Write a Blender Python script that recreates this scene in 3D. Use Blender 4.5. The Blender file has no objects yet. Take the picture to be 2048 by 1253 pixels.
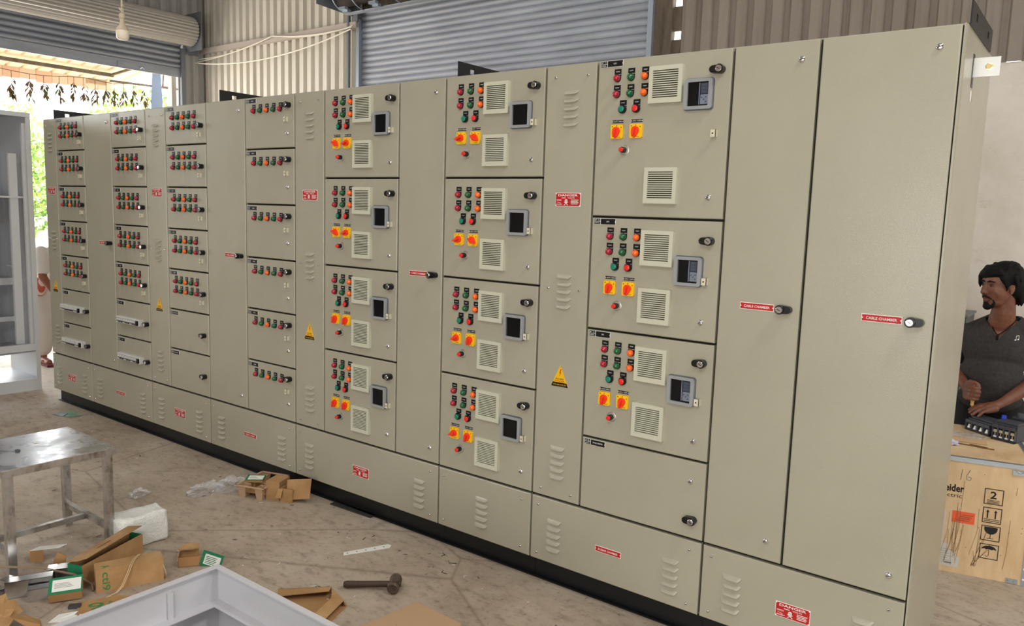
import bpy, bmesh, math, random
from math import pi, sin, cos, radians
from mathutils import Vector, Matrix, noise

# ------------------------------------------------------------------ camera
sc = bpy.context.scene
col = sc.collection
FPX, CW = 1572.78, 2048.0
cam_d = bpy.data.cameras.new('camera'); cam_d.sensor_width = 36.0
cam_d.lens = FPX / CW * 36.0; cam_d.clip_start = 0.02; cam_d.clip_end = 200
cam = bpy.data.objects.new('camera', cam_d); col.objects.link(cam); sc.camera = cam
_y, _p, _r = 0.647251342, -0.126594782, 0.0314913486
_f = Vector((-sin(_y)*cos(_p), cos(_y)*cos(_p), sin(_p))); _rt = Vector((cos(_y), sin(_y), 0)); _u = _rt.cross(_f)
_r2 = cos(_r)*_rt + sin(_r)*_u; _u2 = -sin(_r)*_rt + cos(_r)*_u
cam.matrix_world = Matrix(((_r2.x, _u2.x, -_f.x, .71147), (_r2.y, _u2.y, -_f.y, -2.76908), (_r2.z, _u2.z, -_f.z, 1.64), (0, 0, 0, 1)))

# ------------------------------------------------------------------ view, world, lights
sc.view_settings.view_transform = 'Standard'; sc.view_settings.look = 'None'
sc.view_settings.exposure = 0.0; sc.view_settings.gamma = 1.0
sc.cycles.use_denoising = True
sc.cycles.max_bounces = 6; sc.cycles.diffuse_bounces = 4; sc.cycles.glossy_bounces = 3; sc.cycles.transmission_bounces = 4
w = bpy.data.worlds.new('sky'); sc.world = w; w.use_nodes = True
bg = w.node_tree.nodes['Background']; bg.inputs[0].default_value = (0.93, 0.97, 1.0, 1); bg.inputs[1].default_value = 4.2

def light(name, kind, loc, target, energy, color=(1, 1, 1), size=1.0, size_y=None):
    d = bpy.data.lights.new(name, kind); d.energy = energy; d.color = color
    if kind == 'AREA':
        d.size = size
        if size_y: d.shape = 'RECTANGLE'; d.size_y = size_y
    elif kind == 'SUN': d.angle = size
    else: d.shadow_soft_size = size
    o = bpy.data.objects.new(name, d); col.objects.link(o); o.location = loc
    o.rotation_euler = (Vector(target) - Vector(loc)).to_track_quat('-Z', 'Y').to_euler()
    return o
light('sun', 'SUN', (-20, 4, 20), (-17, 3.2, 0), 12.0, (1, .95, .86), radians(.6))
light('aisle_high_bay_lamp', 'AREA', (1.9, -.8, 5.1), (-1.2, -.2, .8), 72, (1, .98, .93), .55)
light('floor_bounce_fill', 'AREA', (1.2, -5.6, 5.3), (.9, -4.6, 0), 170, (1, .98, .95), 3.0)  # added overhead fill, lights the floor behind the camera for bounce
light('door_sheen_fill', 'AREA', (1.0, -8.8, 1.35), (.6, 0, 1.2), 215, (1, 1, .98), 5.0, 2.5)  # added area light before the solid front wall, gives the doors sheen
light('low_right_fill', 'AREA', (3.3, -5.6, 1.1), (.1, 0, .7), 62, (.97, 1, .99), 2.4, 1.8)  # added fill brightening the lower right doors, no opening here
light('left_run_fill', 'AREA', (-5.5, -2.6, 5.1), (-4.5, -.6, 0), 46, (1, .98, .95), 1.6)  # unseen fill added overhead for the left end of the line-up
light('side_panel_fill', 'AREA', (6.5, 1.6, 3.6), (0, 2.6, 1.4), 165, (1, .985, .96), 2.6, 2.6)  # added fill for the exposed side panel, east wall is closed
light('doorway_daylight', 'AREA', (-10.3, .5, 2.0), (-5, 1.2, 1.8), 200, (.95, .98, 1.0), 5.0, 3.0)

# ------------------------------------------------------------------ materials
MATS = {}
def mat(name, color, rough=.5, metal=0.0, emit=0, spec=.5, alpha=1.0, trans=0.0, ior=1.45, coat=0):
    if name in MATS: return MATS[name]
    m = bpy.data.materials.new(name); m.use_nodes = True
    b = m.node_tree.nodes['Principled BSDF']; c = tuple(color) + (1,) if len(color) == 3 else color
    b.inputs['Base Color'].default_value = c; b.inputs['Roughness'].default_value = rough
    b.inputs['Metallic'].default_value = metal; b.inputs['Specular IOR Level'].default_value = spec
    b.inputs['Alpha'].default_value = alpha; b.inputs['Transmission Weight'].default_value = trans; b.inputs['IOR'].default_value = ior
    b.inputs['Coat Weight'].default_value = coat
    if emit: b.inputs['Emission Color'].default_value = c; b.inputs['Emission Strength'].default_value = emit
    MATS[name] = m; return m
def s2l(r, g, b):
    f = lambda v: (v/255/12.92 if v <= 10 else ((v/255+.055)/1.055)**2.4)
    return (f(r), f(g), f(b))
def tex(m, kind='noise', scale=5, detail=4, rough=.6, stretch=(1, 1, 1), coord='Object', rot=(0, 0, 0)):
    nt = m.node_tree; tc = nt.nodes.new('ShaderNodeTexCoord'); mp = nt.nodes.new('ShaderNodeMapping')
    mp.inputs['Scale'].default_value = stretch; mp.inputs['Rotation'].default_value = rot
    if coord == 'World':
        gm = nt.nodes.new('ShaderNodeNewGeometry'); nt.links.new(gm.outputs['Position'], mp.inputs['Vector'])
    else: nt.links.new(tc.outputs[coord], mp.inputs['Vector'])
    if kind == 'noise':
        t = nt.nodes.new('ShaderNodeTexNoise'); t.inputs['Scale'].default_value = scale; t.inputs['Detail'].default_value = detail; t.inputs['Roughness'].default_value = rough
        o = t.outputs['Fac']
    elif kind == 'voronoi':
        t = nt.nodes.new('ShaderNodeTexVoronoi'); t.inputs['Scale'].default_value = scale; o = t.outputs['Distance']
    elif kind == 'crack':
        t = nt.nodes.new('ShaderNodeTexVoronoi'); t.feature = 'DISTANCE_TO_EDGE'; t.inputs['Scale'].default_value = scale; o = t.outputs['Distance']
    elif kind == 'wave':
        t = nt.nodes.new('ShaderNodeTexWave'); t.inputs['Scale'].default_value = scale; t.inputs['Distortion'].default_value = 2; o = t.outputs['Fac']
    nt.links.new(mp.outputs[0], t.inputs['Vector']); return o
def ramp(m, src, stops):
    r = m.node_tree.nodes.new('ShaderNodeValToRGB'); e = r.color_ramp.elements
    while len(e) < len(stops): e.new(.5)
    for i, (p, c) in enumerate(stops): e[i].position = p; e[i].color = tuple(c) + (1,) if len(c) == 3 else c
    m.node_tree.links.new(src, r.inputs[0]); return r.outputs[0]
def mix(m, a, b, fac, mode='MIX'):
    n = m.node_tree.nodes.new('ShaderNodeMix'); n.data_type = 'RGBA'; n.blend_type = mode
    for v, i in ((fac, 0), (a, 6), (b, 7)):
        if hasattr(v, 'links'): m.node_tree.links.new(v, n.inputs[i])
        else: n.inputs[i].default_value = v if isinstance(v, float) else (tuple(v) + (1,))
    return n.outputs[2]
def setc(m, out): m.node_tree.links.new(out, m.node_tree.nodes['Principled BSDF'].inputs['Base Color'])
def setr(m, out): m.node_tree.links.new(out, m.node_tree.nodes['Principled BSDF'].inputs['Roughness'])
def bump(m, src, strength=.2, dist=.01):
    n = m.node_tree.nodes.new('ShaderNodeBump'); n.inputs['Strength'].default_value = strength; n.inputs['Distance'].default_value = dist
    m.node_tree.links.new(src, n.inputs['Height']); m.node_tree.links.new(n.outputs[0], m.node_tree.nodes['Principled BSDF'].inputs['Normal'])

PAINT = mat('powder_coat', s2l(172, 168, 149), .27, spec=.65)
bump(PAINT, tex(PAINT, 'noise', 300, 2, .5), .22, .0016)
setc(PAINT, ramp(PAINT, tex(PAINT, 'noise', 2.2, 3, .5), [(.3, s2l(162, 158, 140)), (.7, s2l(169, 165, 147))]))
GASKET = mat('gasket', s2l(26, 24, 18), .8)
BLACK = mat('black_paint', s2l(22, 24, 26), .35)
bump(BLACK, tex(BLACK, 'noise', 60, 3), .15, .003)
BLK = mat('black_plastic', s2l(20, 20, 22), .3)
CHROME = mat('chrome', (.75, .75, .76), .12, 1)
ZINC = mat('zinc', (.62, .62, .6), .35, 1)
RED = mat('red_lens', s2l(168, 22, 48), .15, coat=.6)
GREEN = mat('green_lens', s2l(12, 92, 48), .15, coat=.6)
TEAL = mat('teal_button', s2l(24, 128, 104), .3)
ORANGE = mat('orange_lens', s2l(250, 100, 20), .15, coat=.6)
REDB = mat('red_button', s2l(232, 44, 40), .3)
KNOB = mat('selector_red', s2l(246, 62, 36), .32)
YEL = mat('selector_yellow', s2l(246, 196, 20), .4)
WHT = mat('white_print', s2l(235, 235, 230), .5)
TAG = mat('engraved_black', s2l(14, 14, 15), .35)
SIGNR = mat('sign_red', s2l(182, 24, 28), .45)
SIGNY = mat('sign_yellow', s2l(240, 186, 24), .4)
VENT = mat('vent_plastic', s2l(196, 196, 176), .45)
VENTD = mat('vent_mesh', s2l(60, 56, 46), .9)
WFRAME = mat('window_frame_plastic', s2l(150, 152, 154), .2, coat=.5)
WRIM = mat('window_rubber', s2l(92, 96, 108), .4)
PANE = mat('window_pane', s2l(16, 17, 20), .12, spec=.35)
LCD = mat('controller_face', s2l(58, 66, 84), .3)
LCDB = mat('controller_bezel', s2l(118, 126, 142), .35)
HASP = mat('cream_hasp', s2l(212, 206, 182), .5)
MCB = mat('breaker_white', s2l(206, 206, 202), .45)
MCBD = mat('breaker_toggle', s2l(60, 62, 68), .5)

# ------------------------------------------------------------------ mesh builder
TXT = {}
def text_geo(s, bold=0.0):
    k = (s, bold)
    if k not in TXT:
        c = bpy.data.curves.new('t', 'FONT'); c.body = s; c.size = 1; c.resolution_u = 2; c.align_x = 'LEFT'; c.offset = bold
        o = bpy.data.objects.new('t', c); col.objects.link(o)
        dg = bpy.context.evaluated_depsgraph_get(); me = o.evaluated_get(dg).to_mesh()
        vs = [(v.co.x, v.co.y) for v in me.vertices]; fs = [tuple(p.vertices) for p in me.polygons]
        o.evaluated_get(dg).to_mesh_clear(); bpy.data.objects.remove(o); bpy.data.curves.remove(c)
        x0 = min(v[0] for v in vs); x1 = max(v[0] for v in vs); y0 = min(v[1] for v in vs); y1 = max(v[1] for v in vs)
        TXT[k] = ([((a-x0)/(x1-x0), (b-y0)/(y1-y0)) for a, b in vs], fs)
    return TXT[k]
def rotm(rz=0, rx=0, ry=0, loc=(0, 0, 0)):
    return Matrix.Translation(loc) @ Matrix.Rotation(rz, 4, 'Z') @ Matrix.Rotation(ry, 4, 'Y') @ Matrix.Rotation(rx, 4, 'X')
class MB:
    def __init__(s): s.v = []; s.f = []; s.mi = []; s.m = []; s.X = None
    def add(s, vs, fs, m):
        if m not in s.m: s.m.append(m)
        i = s.m.index(m); n = len(s.v)
        for p in vs:
            p = Vector(p)
            s.v.append(s.X @ p if s.X else p)
        for f in fs: s.f.append(tuple(n+k for k in f)); s.mi.append(i)
        return s
    def box(s, x0, x1, y0, y1, z0, z1, m):
        return s.add([(x0, y0, z0), (x1, y0, z0), (x1, y1, z0), (x0, y1, z0), (x0, y0, z1), (x1, y0, z1), (x1, y1, z1), (x0, y1, z1)],
            [(0, 3, 2, 1), (4, 5, 6, 7), (0, 1, 5, 4), (1, 2, 6, 5), (2, 3, 7, 6), (3, 0, 4, 7)], m)
    def cbox(s, x0, x1, y0, y1, z0, z1, c, m):      # box with chamfered front (-y) edges
        return s.add([(x0+c, y0, z0+c), (x1-c, y0, z0+c), (x1-c, y0, z1-c), (x0+c, y0, z1-c),
                      (x0, y0+c, z0), (x1, y0+c, z0), (x1, y0+c, z1), (x0, y0+c, z1),
                      (x0, y1, z0), (x1, y1, z0), (x1, y1, z1), (x0, y1, z1)],
            [(0, 1, 2, 3), (4, 5, 1, 0), (5, 6, 2, 1), (6, 7, 3, 2), (7, 4, 0, 3), (8, 9, 5, 4), (9, 10, 6, 5), (10, 11, 7, 6), (11, 8, 4, 7), (11, 10, 9, 8)], m)
    def obox(s, c, sx, sy, sz, m, rz=0, rx=0, ry=0):
        old = s.X; t = rotm(rz, rx, ry, c); s.X = old @ t if old else t
        s.box(-sx/2, sx/2, -sy/2, sy/2, -sz/2, sz/2, m); s.X = old; return s
    def beam(s, a, b, w_, h_, m):
        a = Vector(a); b = Vector(b); d = b-a; q = d.to_track_quat('X', 'Z').to_matrix().to_4x4()
        old = s.X; t = Matrix.Translation(a) @ q; s.X = old @ t if old else t
        s.box(0, d.length, -w_/2, w_/2, -h_/2, h_/2, m); s.X = old; return s
    def tube(s, pts, r, m, n=8, caps=True):
        pts = [Vector(p) for p in pts]; rs = r if isinstance(r, (list, tuple)) else [r]*len(pts)
        vs = []; fs = []; pv = None
        for i, p in enumerate(pts):
            d = (pts[min(i+1, len(pts)-1)] - pts[max(i-1, 0)])
            d = d.normalized() if d.length > 1e-9 else Vector((0, 0, 1))
            if pv is None: a = d.orthogonal().normalized()
            else:
                a = pv - d*pv.dot(d); a = a.normalized() if a.length > 1e-6 else d.orthogonal().normalized()
            pv = a; b = d.cross(a)
            for k in range(n): t = 2*pi*k/n; vs.append(p + (a*cos(t)+b*sin(t))*rs[i])
        for i in range(len(pts)-1):
            for k in range(n): j = (k+1) % n; fs.append((i*n+k, i*n+j, (i+1)*n+j, (i+1)*n+k))
        if caps: fs.append(tuple(range(n))[::-1]); fs.append(tuple((len(pts)-1)*n+k for k in range(n)))
        return s.add(vs, fs, m)
    def lathe(s, c, axis, prof, m, n=16):           # prof [(dist along axis, radius)]
        c = Vector(c); ax = Vector(axis).normalized()
        a = ax.orthogonal().normalized(); b = ax.cross(a); vs = []; fs = []
        for d, r in prof:
            for k in range(n): t = 2*pi*k/n; vs.append(c + ax*d + (a*cos(t)+b*sin(t))*max(r, 1e-5))
        L = len(prof)
        for i in range(L-1):
            for k in range(n): j = (k+1) % n; fs.append((i*n+k, i*n+j, (i+1)*n+j, (i+1)*n+k))
        fs.append(tuple(range(n))[::-1]); fs.append(tuple((L-1)*n+k for k in range(n)))
        return s.add(vs, fs, m)
    def quad(s, a, b, c, d, m): return s.add([a, b, c, d], [(0, 1, 2, 3)], m)
    def poly(s, pts, m): return s.add(pts, [tuple(range(len(pts)))], m)
    def prism(s, pts, y0, y1, m):                   # polygon in xz extruded along y
        n = len(pts)
        return s.add([(x, y0, z) for x, z in pts]+[(x, y1, z) for x, z in pts],
            [tuple(range(n)), tuple(range(n, 2*n))[::-1]]+[((i+1) % n, i, i+n, (i+1) % n+n) for i in range(n)], m)
    def sheet(s, pts, t, m):                        # thin polygon sheet with thickness, pts 3D
        P = [Vector(p) for p in pts]; nn = (P[1]-P[0]).cross(P[2]-P[0]).normalized()*t; n = len(P)
        return s.add(P+[p+nn for p in P], [tuple(range(n))[::-1], tuple(range(n, 2*n))]+[(i, (i+1) % n, (i+1) % n+n, i+n) for i in range(n)], m)
    def text(s, t, x0, x1, z0, z1, y, m, bold=0.0):  # on a plane facing -y
        vs, fs = text_geo(t, bold)
        return s.add([(x0+a*(x1-x0), y, z0+b*(z1-z0)) for a, b in vs], fs, m)
    def ball(s, c, r, m, n=12, k=8, X=None):
        vs = []; fs = []; r = r if isinstance(r, (list, tuple)) else (r, r, r)
        for i in range(k+1):
            p = pi*i/k
            for j in range(n): t = 2*pi*j/n; vs.append(Vector((r[0]*sin(p)*cos(t), r[1]*sin(p)*sin(t), r[2]*cos(p))))
        if X: vs = [X @ v for v in vs]
        vs = [v+Vector(c) for v in vs]
        for i in range(k):
            for j in range(n): a = (j+1) % n; fs.append((i*n+j, (i+1)*n+j, (i+1)*n+a, i*n+a))
        return s.add(vs, fs, m)
    def mesh(s, name, smooth=35):
        me = bpy.data.meshes.new(name); me.from_pydata([tuple(v) for v in s.v], [], s.f)
        for m in s.m: me.materials.append(m)
        me.polygons.foreach_set('material_index', s.mi); me.update()
        bm = bmesh.new(); bm.from_mesh(me); bmesh.ops.remove_doubles(bm, verts=bm.verts, dist=1e-6)
        bm.to_mesh(me); bm.free()
        if smooth: me.shade_smooth(); me.set_sharp_from_angle(angle=radians(smooth))
        return me
    def build(s, name, parent=None, loc=(0, 0, 0), smooth=35, rz=0):
        return link(name, s.mesh(name, smooth), parent, loc, rz)
def link(name, me, parent=None, loc=(0, 0, 0), rz=0):
    o = bpy.data.objects.new(name, me); col.objects.link(o); o.parent = parent; o.location = loc
    if rz: o.rotation_euler = (0, 0, rz)
    return o
def tag(o, label=None, cat=None, group=None, kind=None):
    if label: o['label'] = label
    if cat: o['category'] = cat
    if group: o['group'] = group
    if kind: o['kind'] = kind
    return o
def thing(name, label, cat, loc=(0, 0, 0), group=None, rz=0):
    o = bpy.data.objects.new(name, None); col.objects.link(o); o.location = loc; o.rotation_euler = (0, 0, rz); o.empty_display_size = .1
    return tag(o, label, cat, group)
def struct(o): o['kind'] = 'structure'; return o
random.seed(7)

# ------------------------------------------------------------------ room shell
YB, XL, XR, YF, ZR = 3.86, -10.0, 8.0, -9.0, 5.6
FLOOR = mat('floor_concrete', s2l(165, 152, 138), .62)
n1 = tex(FLOOR, 'noise', 1.1, 6, .62); n2 = tex(FLOOR, 'noise', 9, 8, .7, (1, 2.2, 1), rot=(0, 0, .5)); n3 = tex(FLOOR, 'noise', 38, 5, .7)
base = ramp(FLOOR, n1, [(.30, s2l(152, 136, 120)), (.52, s2l(180, 166, 150)), (.72, s2l(198, 188, 175))])
v2 = ramp(FLOOR, n2, [(.32, (.40, .36, .32)), (.47, (.92, .9, .87)), (.7, (1.1, 1.08, 1.05))])
v3 = ramp(FLOOR, n3, [(.32, (.45, .42, .39)), (.43, (1, 1, 1)), (.75, (1.08, 1.08, 1.07))])
cc = mix(FLOOR, base, v2, .62, 'MULTIPLY'); cc = mix(FLOOR, cc, v3, .7, 'MULTIPLY')
ck = ramp(FLOOR, tex(FLOOR, 'crack', .55, stretch=(1, 1.4, 1)), [(.0, (.45, .4, .36)), (.006, (1, 1, 1))])
cc = mix(FLOOR, cc, ck, .55, 'MULTIPLY')
spl = ramp(FLOOR, tex(FLOOR, 'noise', 3.1, 9, .72, (1, 1, 1), rot=(0, 0, 1.1)), [(.30, (.34, .3, .28)), (.36, (1, 1, 1))])
cc = mix(FLOOR, cc, spl, .7, 'MULTIPLY')
setc(FLOOR, cc); bump(FLOOR, n2, .35, .006); setr(FLOOR, ramp(FLOOR, n1, [(.3, (.75, .75, .75)), (.7, (.45, .45, .45))]))
GROUND = mat('outside_ground', s2l(200, 180, 150), .9)
setc(GROUND, ramp(GROUND, tex(GROUND, 'noise', 2, 6), [(.3, s2l(176, 156, 128)), (.7, s2l(214, 198, 170))]))
b = MB(); b.box(XL, XR, YF, YB+.2, -.15, 0, FLOOR); struct(b.build('floor', smooth=0))
b = MB(); b.box(-60, XL, -40, 50, -.15, -.01, GROUND); struct(b.build('outside_ground', smooth=0))

def sheetmat(name, c1, c2, streak):
    m = mat(name, c1, .5)
    a = tex(m, 'noise', 1.6, 5, .6, (1, 1, .35)); st = tex(m, 'noise', 14, 5, .6, (1, 1, .06))
    q = ramp(m, a, [(.3, c1), (.7, c2)]); q = mix(m, q, ramp(m, st, [(.3, streak), (.5, (1, 1, 1))]), .6, 'MULTIPLY')
    setc(m, q); return m
SHEETL = sheetmat('cream_sheet', s2l(196, 190, 178), s2l(214, 209, 198), (.72, .69, .65))
SHEETR = sheetmat('shaded_sheet', s2l(128, 118, 108), s2l(150, 140, 130), (.6, .55, .5))  # same cladding, dimmer light right of the shutter put into its colour
def corrugated(m, a0, a1, z0, z1, place, mt, pitch=.155, dep=.042, back=.02):
    # trapezoid sheet; place(a, d, z) -> world, d positive into the hall
    pts = []; a = a0
    while a < a1:
        for da, d in ((0, 0), (.034, 0), (.050, dep), (.126, dep), (.144, 0)):
            if a+da <= a1: pts.append((a+da, d))
        a += pitch
    pts.append((a1, 0)); n = len(pts)
    vs = [place(p, d, z0) for p, d in pts]+[place(p, d, z1) for p, d in pts]+[place(p, d-back, z0) for p, d in pts]+[place(p, d-back, z1) for p, d in pts]
    fs = []
    for i in range(n-1): fs.append((i, i+1, n+i+1, n+i)); fs.append((2*n+i+1, 2*n+i, 3*n+i, 3*n+i+1)); fs.append((n+i, n+i+1, 3*n+i+1, 3*n+i)); fs.append((i+1, i, 2*n+i, 2*n+i+1))
    fs += [(0, n, 3*n, 2*n), (n-1, 2*n-1+0, 4*n-1, 3*n-1)]
    m.add(vs, fs, mt)
SX0, SX1 = -6.70, -2.77                 # rear shutter opening
Yp = lambda a, d, z: (a, YB-d, z)
Xp_ = lambda a, d, z: (XL+d, a, z)
b = MB(); corrugated(b, XL, SX0, 0, ZR, Yp, SHEETL, .153); struct(b.build('wall_back', smooth=0))
PLASTER = mat('plaster', s2l(214, 206, 194), .85)
pn = tex(PLASTER, 'noise', 1.3, 6, .65); q = ramp(PLASTER, pn, [(.3, s2l(198, 188, 174)), (.6, s2l(220, 214, 204))])
sp = ramp(PLASTER, tex(PLASTER, 'noise', 17, 6, .8), [(.255, (.3, .24, .2)), (.285, (1, 1, 1))]); q = mix(PLASTER, q, sp, .8, 'MULTIPLY')
pz = ramp(PLASTER, tex(PLASTER, 'noise', 4, 7, .8, (1, 1, 3)), [(.32, (.72, .66, .58)), (.42, (1, 1, 1))]); q = mix(PLASTER, q, pz, .5, 'MULTIPLY')
setc(PLASTER, q); bump(PLASTER, tex(PLASTER, 'noise', 30, 4), .15, .004)
b = MB(); corrugated(b, -2.52, XR, 2.80, ZR, Yp, SHEETR, .154, .030, .008)
b.box(-2.52, XR, YB-.004, YB+.22, 0, 2.80, PLASTER); struct(b.build('wall_right', smooth=0))
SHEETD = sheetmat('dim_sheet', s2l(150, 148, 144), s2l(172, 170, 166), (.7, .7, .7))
OY1 = 3.43
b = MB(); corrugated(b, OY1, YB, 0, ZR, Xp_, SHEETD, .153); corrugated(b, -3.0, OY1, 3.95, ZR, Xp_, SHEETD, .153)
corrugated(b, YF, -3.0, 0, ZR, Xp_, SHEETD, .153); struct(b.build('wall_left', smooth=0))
b = MB(); b.box(XL-.3, XR+.2, YF, YB+.25, ZR, ZR+.05, SHEETD); struct(b.build('ceiling', smooth=0))
b = MB(); b.box(XL, XR, YF-.1, YF, 0, ZR, PLASTER); struct(b.build('wall_front', smooth=0))
b = MB(); b.box(XR, XR+.1, YF, YB+.2, 0, ZR, PLASTER); struct(b.build('wall_east', smooth=0))
STEELB = mat('blue_grey_steel', s2l(112, 117, 124), .5, .25)
RUSTW = mat('old_timber', s2l(104, 94, 80), .85); setc(RUSTW, ramp(RUSTW, tex(RUSTW, 'noise', 9, 6, .7, (1, 1, .2)), [(.3, s2l(72, 66, 56)), (.7, s2l(122, 108, 92))]))
# strip of wall right of the rear shutter: dark post, daylight gaps
b = MB(); b.box(SX1-.015, -2.60, YB-.034, YB+.04, 0, ZR, RUSTW)
for z0, z1 in ((0, 3.215), (3.29, 3.50), (3.60, ZR)): b.box(-2.60, -2.52, YB-.006, YB+.02, z0, z1, RUSTW)
b.box(SX0, SX1, YB+.02, YB+.06, 3.93, ZR, RUSTW); struct(b.build('trim_1', smooth=0))
b = MB(); b.box(-10.0, SX0+.02, YB-.10, YB-.036, 3.765, 3.835, mat('girt', s2l(176, 166, 158), .6)); struct(b.build('trim_2', smooth=0))
# roller shutters
SLAT = mat('shutter_slat', s2l(176, 186, 204), .5, .0)
setc(SLAT, mix(SLAT, ramp(SLAT, tex(SLAT, 'noise', 3, 6, .6, (.4, 1, 3)), [(.3, s2l(146, 151, 162)), (.7, s2l(174, 180, 191))]), ramp(SLAT, tex(SLAT, 'noise', 30, 5, .8), [(.26, (.45, .42, .4)), (.33, (1, 1, 1))]), .7, 'MULTIPLY'))
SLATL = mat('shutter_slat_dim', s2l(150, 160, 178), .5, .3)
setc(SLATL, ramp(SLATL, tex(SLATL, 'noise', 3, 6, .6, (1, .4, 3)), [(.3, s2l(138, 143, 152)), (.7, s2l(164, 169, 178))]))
def curtain(m, a0, a1, z0, z1, pitch, place, mt):
    z = z0
    prof = [(0, .0), (.05, .010), (.12, .0), (.2, .006), (.32, .016), (.5, .020), (.68, .016), (.82, .006), (.93, -.001), (.96, -.010), (.985, -.010)]
    pts = []
    while z < z1-1e-6:
        for f, d in prof: pts.append((z+f*pitch, d))
        z += pitch
    pts.append((z, 0)); n = len(pts)
    m.add([place(a0, d, q) for q, d in pts]+[place(a1, d, q) for q, d in pts]+[place(a0, d-.004, q) for q, d in pts]+[place(a1, d-.004, q) for q, d in pts],
      [(i, n+i, n+i+1, i+1) for i in range(n-1)]+[(2*n+i+1, 3*n+i+1, 3*n+i, 2*n+i) for i in range(n-1)], mt)
GUIDE = mat('guide_steel', s2l(150, 160, 172), .4, .5)
t = thing('roller_shutter', 'closed blue-grey roller shutter in the rear wall behind the cabinets', 'roller shutter', (-4.73, YB-.05, 0), 'roller shutters')
o0 = Vector((-4.73, YB-.05, 0))
b = MB(); b.X = Matrix.Translation(-o0); curtain(b, SX0-.01, SX1+.005, 0, 3.95, .0675, lambda a, d, z: (a, YB-d*.75, z), SLAT); b.build('curtain', t, smooth=60)
for k, x in enumerate((SX0, SX1)):
    b = MB(); b.X = Matrix.Translation(-o0); s = 1 if k == 0 else -1
    b.box(min(x, x+.05*s), max(x, x+.05*s), YB-.075, YB-.035, 0, 3.86 if k == 0 else 5.0, GUIDE)
    b.build('guide_rail', t, smooth=0)
b = MB(); b.X = Matrix.Translation(-o0); b.box(SX0-.125, SX0-.095, YB-.11, YB-.075, 0, 3.95, STEELB); b.build('rail_post', t, smooth=0)
b = MB(); b.X = Matrix.Translation(-o0)
b.add([(SX0-.06, YB-.05, 3.90), (SX0-.06, YB-.62, 3.93), (SX0-.06, YB-.62, 4.75), (SX0-.06, YB-.05, 4.75), (SX0-.05, YB-.05, 3.90), (SX0-.05, YB-.62, 3.93), (SX0-.05, YB-.62, 4.75), (SX0-.05, YB-.05, 4.75)], [(0, 1, 2, 3), (7, 6, 5, 4), (0, 4, 5, 1), (1, 5, 6, 2)], STEELB)
b.box(SX0-.06, SX0+.04, YB-.09, YB-.05, 3.83, 4.2, STEELB); b.build('end_bracket', t, smooth=0)
b = MB(); b.X = Matrix.Translation(-o0)
dc = (YB-.30, 4.12); dr = .25
b.lathe((SX0, dc[0], dc[1]), (1, 0, 0), [(0, .17), (SX1-SX0, .17)], mat('drum_dark', s2l(62, 54, 50), .8), 20)
R2 = [pi*(-.5)+k*pi/14 for k in range(-3, 8)]
for x in [SX0+.09+.30*i for i in range(13)]:
    b.tube([(x, dc[0]-dr*cos(a)*1.0, dc[1]+dr*sin(a)) for a in [radians(q) for q in range(-95, 60, 12)]], .007, GUIDE, 5)
for x in (SX0+.12, SX0+.62, SX0+1.2, SX0+1.9, SX0+2.7, SX0+3.4): b.box(x, x+.11, dc[0]-.15, dc[0]-.10, dc[1]-.245, dc[1]-.215, GUIDE); b.box(x+.01, x+.10, dc[0]-.10, dc[0]-.05, dc[1]-.265, dc[1]-.235, GUIDE)
b.build('drum', t)
b = MB(); b.X = Matrix.Translation(-o0)
pts = [(dc[0]-dr*cos(radians(q)), dc[1]+dr*sin(radians(q))) for q in range(-128, -88, 5)][::-1]
for i in range(len(pts)-1): b.beam((SX0+.05, *pts[i]), (SX1-.02, *pts[i]), .045, .012, SLAT)
ta = [(dc[0]-dr*1.02*cos(radians(q)), dc[1]+dr*1.02*sin(radians(q))) for q in range(-20, 60, 7)]
for y_, z_ in ta: b.beam((SX0+.05, y_, z_), (SX1-.02, y_, z_), .05, .02, SLAT)
b.build('rolled_slats', t, smooth=0)

t = thing('roller_shutter', 'half-open roller shutter with big rolled drum above the bright left doorway', 'roller shutter', (XL+.05, 0, 0), 'roller shutters')
o0 = Vector((XL+.05, 0, 0))
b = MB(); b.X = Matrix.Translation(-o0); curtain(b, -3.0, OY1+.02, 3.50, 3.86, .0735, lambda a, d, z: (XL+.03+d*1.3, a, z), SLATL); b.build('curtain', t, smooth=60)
b = MB(); b.X = Matrix.Translation(-o0); b.box(XL+.02, XL+.045, -3.0, OY1+.02, 3.385, 3.505, SLATL); b.box(XL+.045, XL+.055, 2.55, 2.95, 3.40, 3.47, SLATL); b.tube([(XL+.05, 2.85, 3.42), (XL+.10, 2.86, 3.43), (XL+.05, 2.92, 3.42)], .012, GUIDE); b.build('bottom_bar', t, smooth=0)
b = MB(); b.X = Matrix.Translation(-o0); n = 26; r0 = .185; cx, cz = XL+.24, 3.995; pf = []
for k in range(n):
    for f, dd in ((0, -.006), (.2, .006), (.5, .012), (.8, .006)): a = 2*pi*(k+f)/n; pf.append((cx+(r0+dd)*cos(a), cz+(r0+dd)*sin(a)))
m_ = len(pf); DRUM = mat('drum_slats', s2l(176, 172, 166), .45, .4)
b.add([(x, -3.0, z) for x, z in pf]+[(x, 3.50, z) for x, z in pf], [(i, (i+1) % m_, (i+1) % m_+m_, i+m_) for i in range(m_)]+[tuple(range(m_, 2*m_)), tuple(range(m_))[::-1]], DRUM)
b.build('drum', t, smooth=50)
b = MB(); b.X = Matrix.Translation(-o0); b.box(XL+.03, XL+.45, 3.52, 3.53, 3.74, 4.25, STEELB); b.box(XL+.03, XL+.07, 3.50, 3.70, 3.72, 3.80, STEELB); b.build('end_bracket', t, smooth=0)
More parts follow.
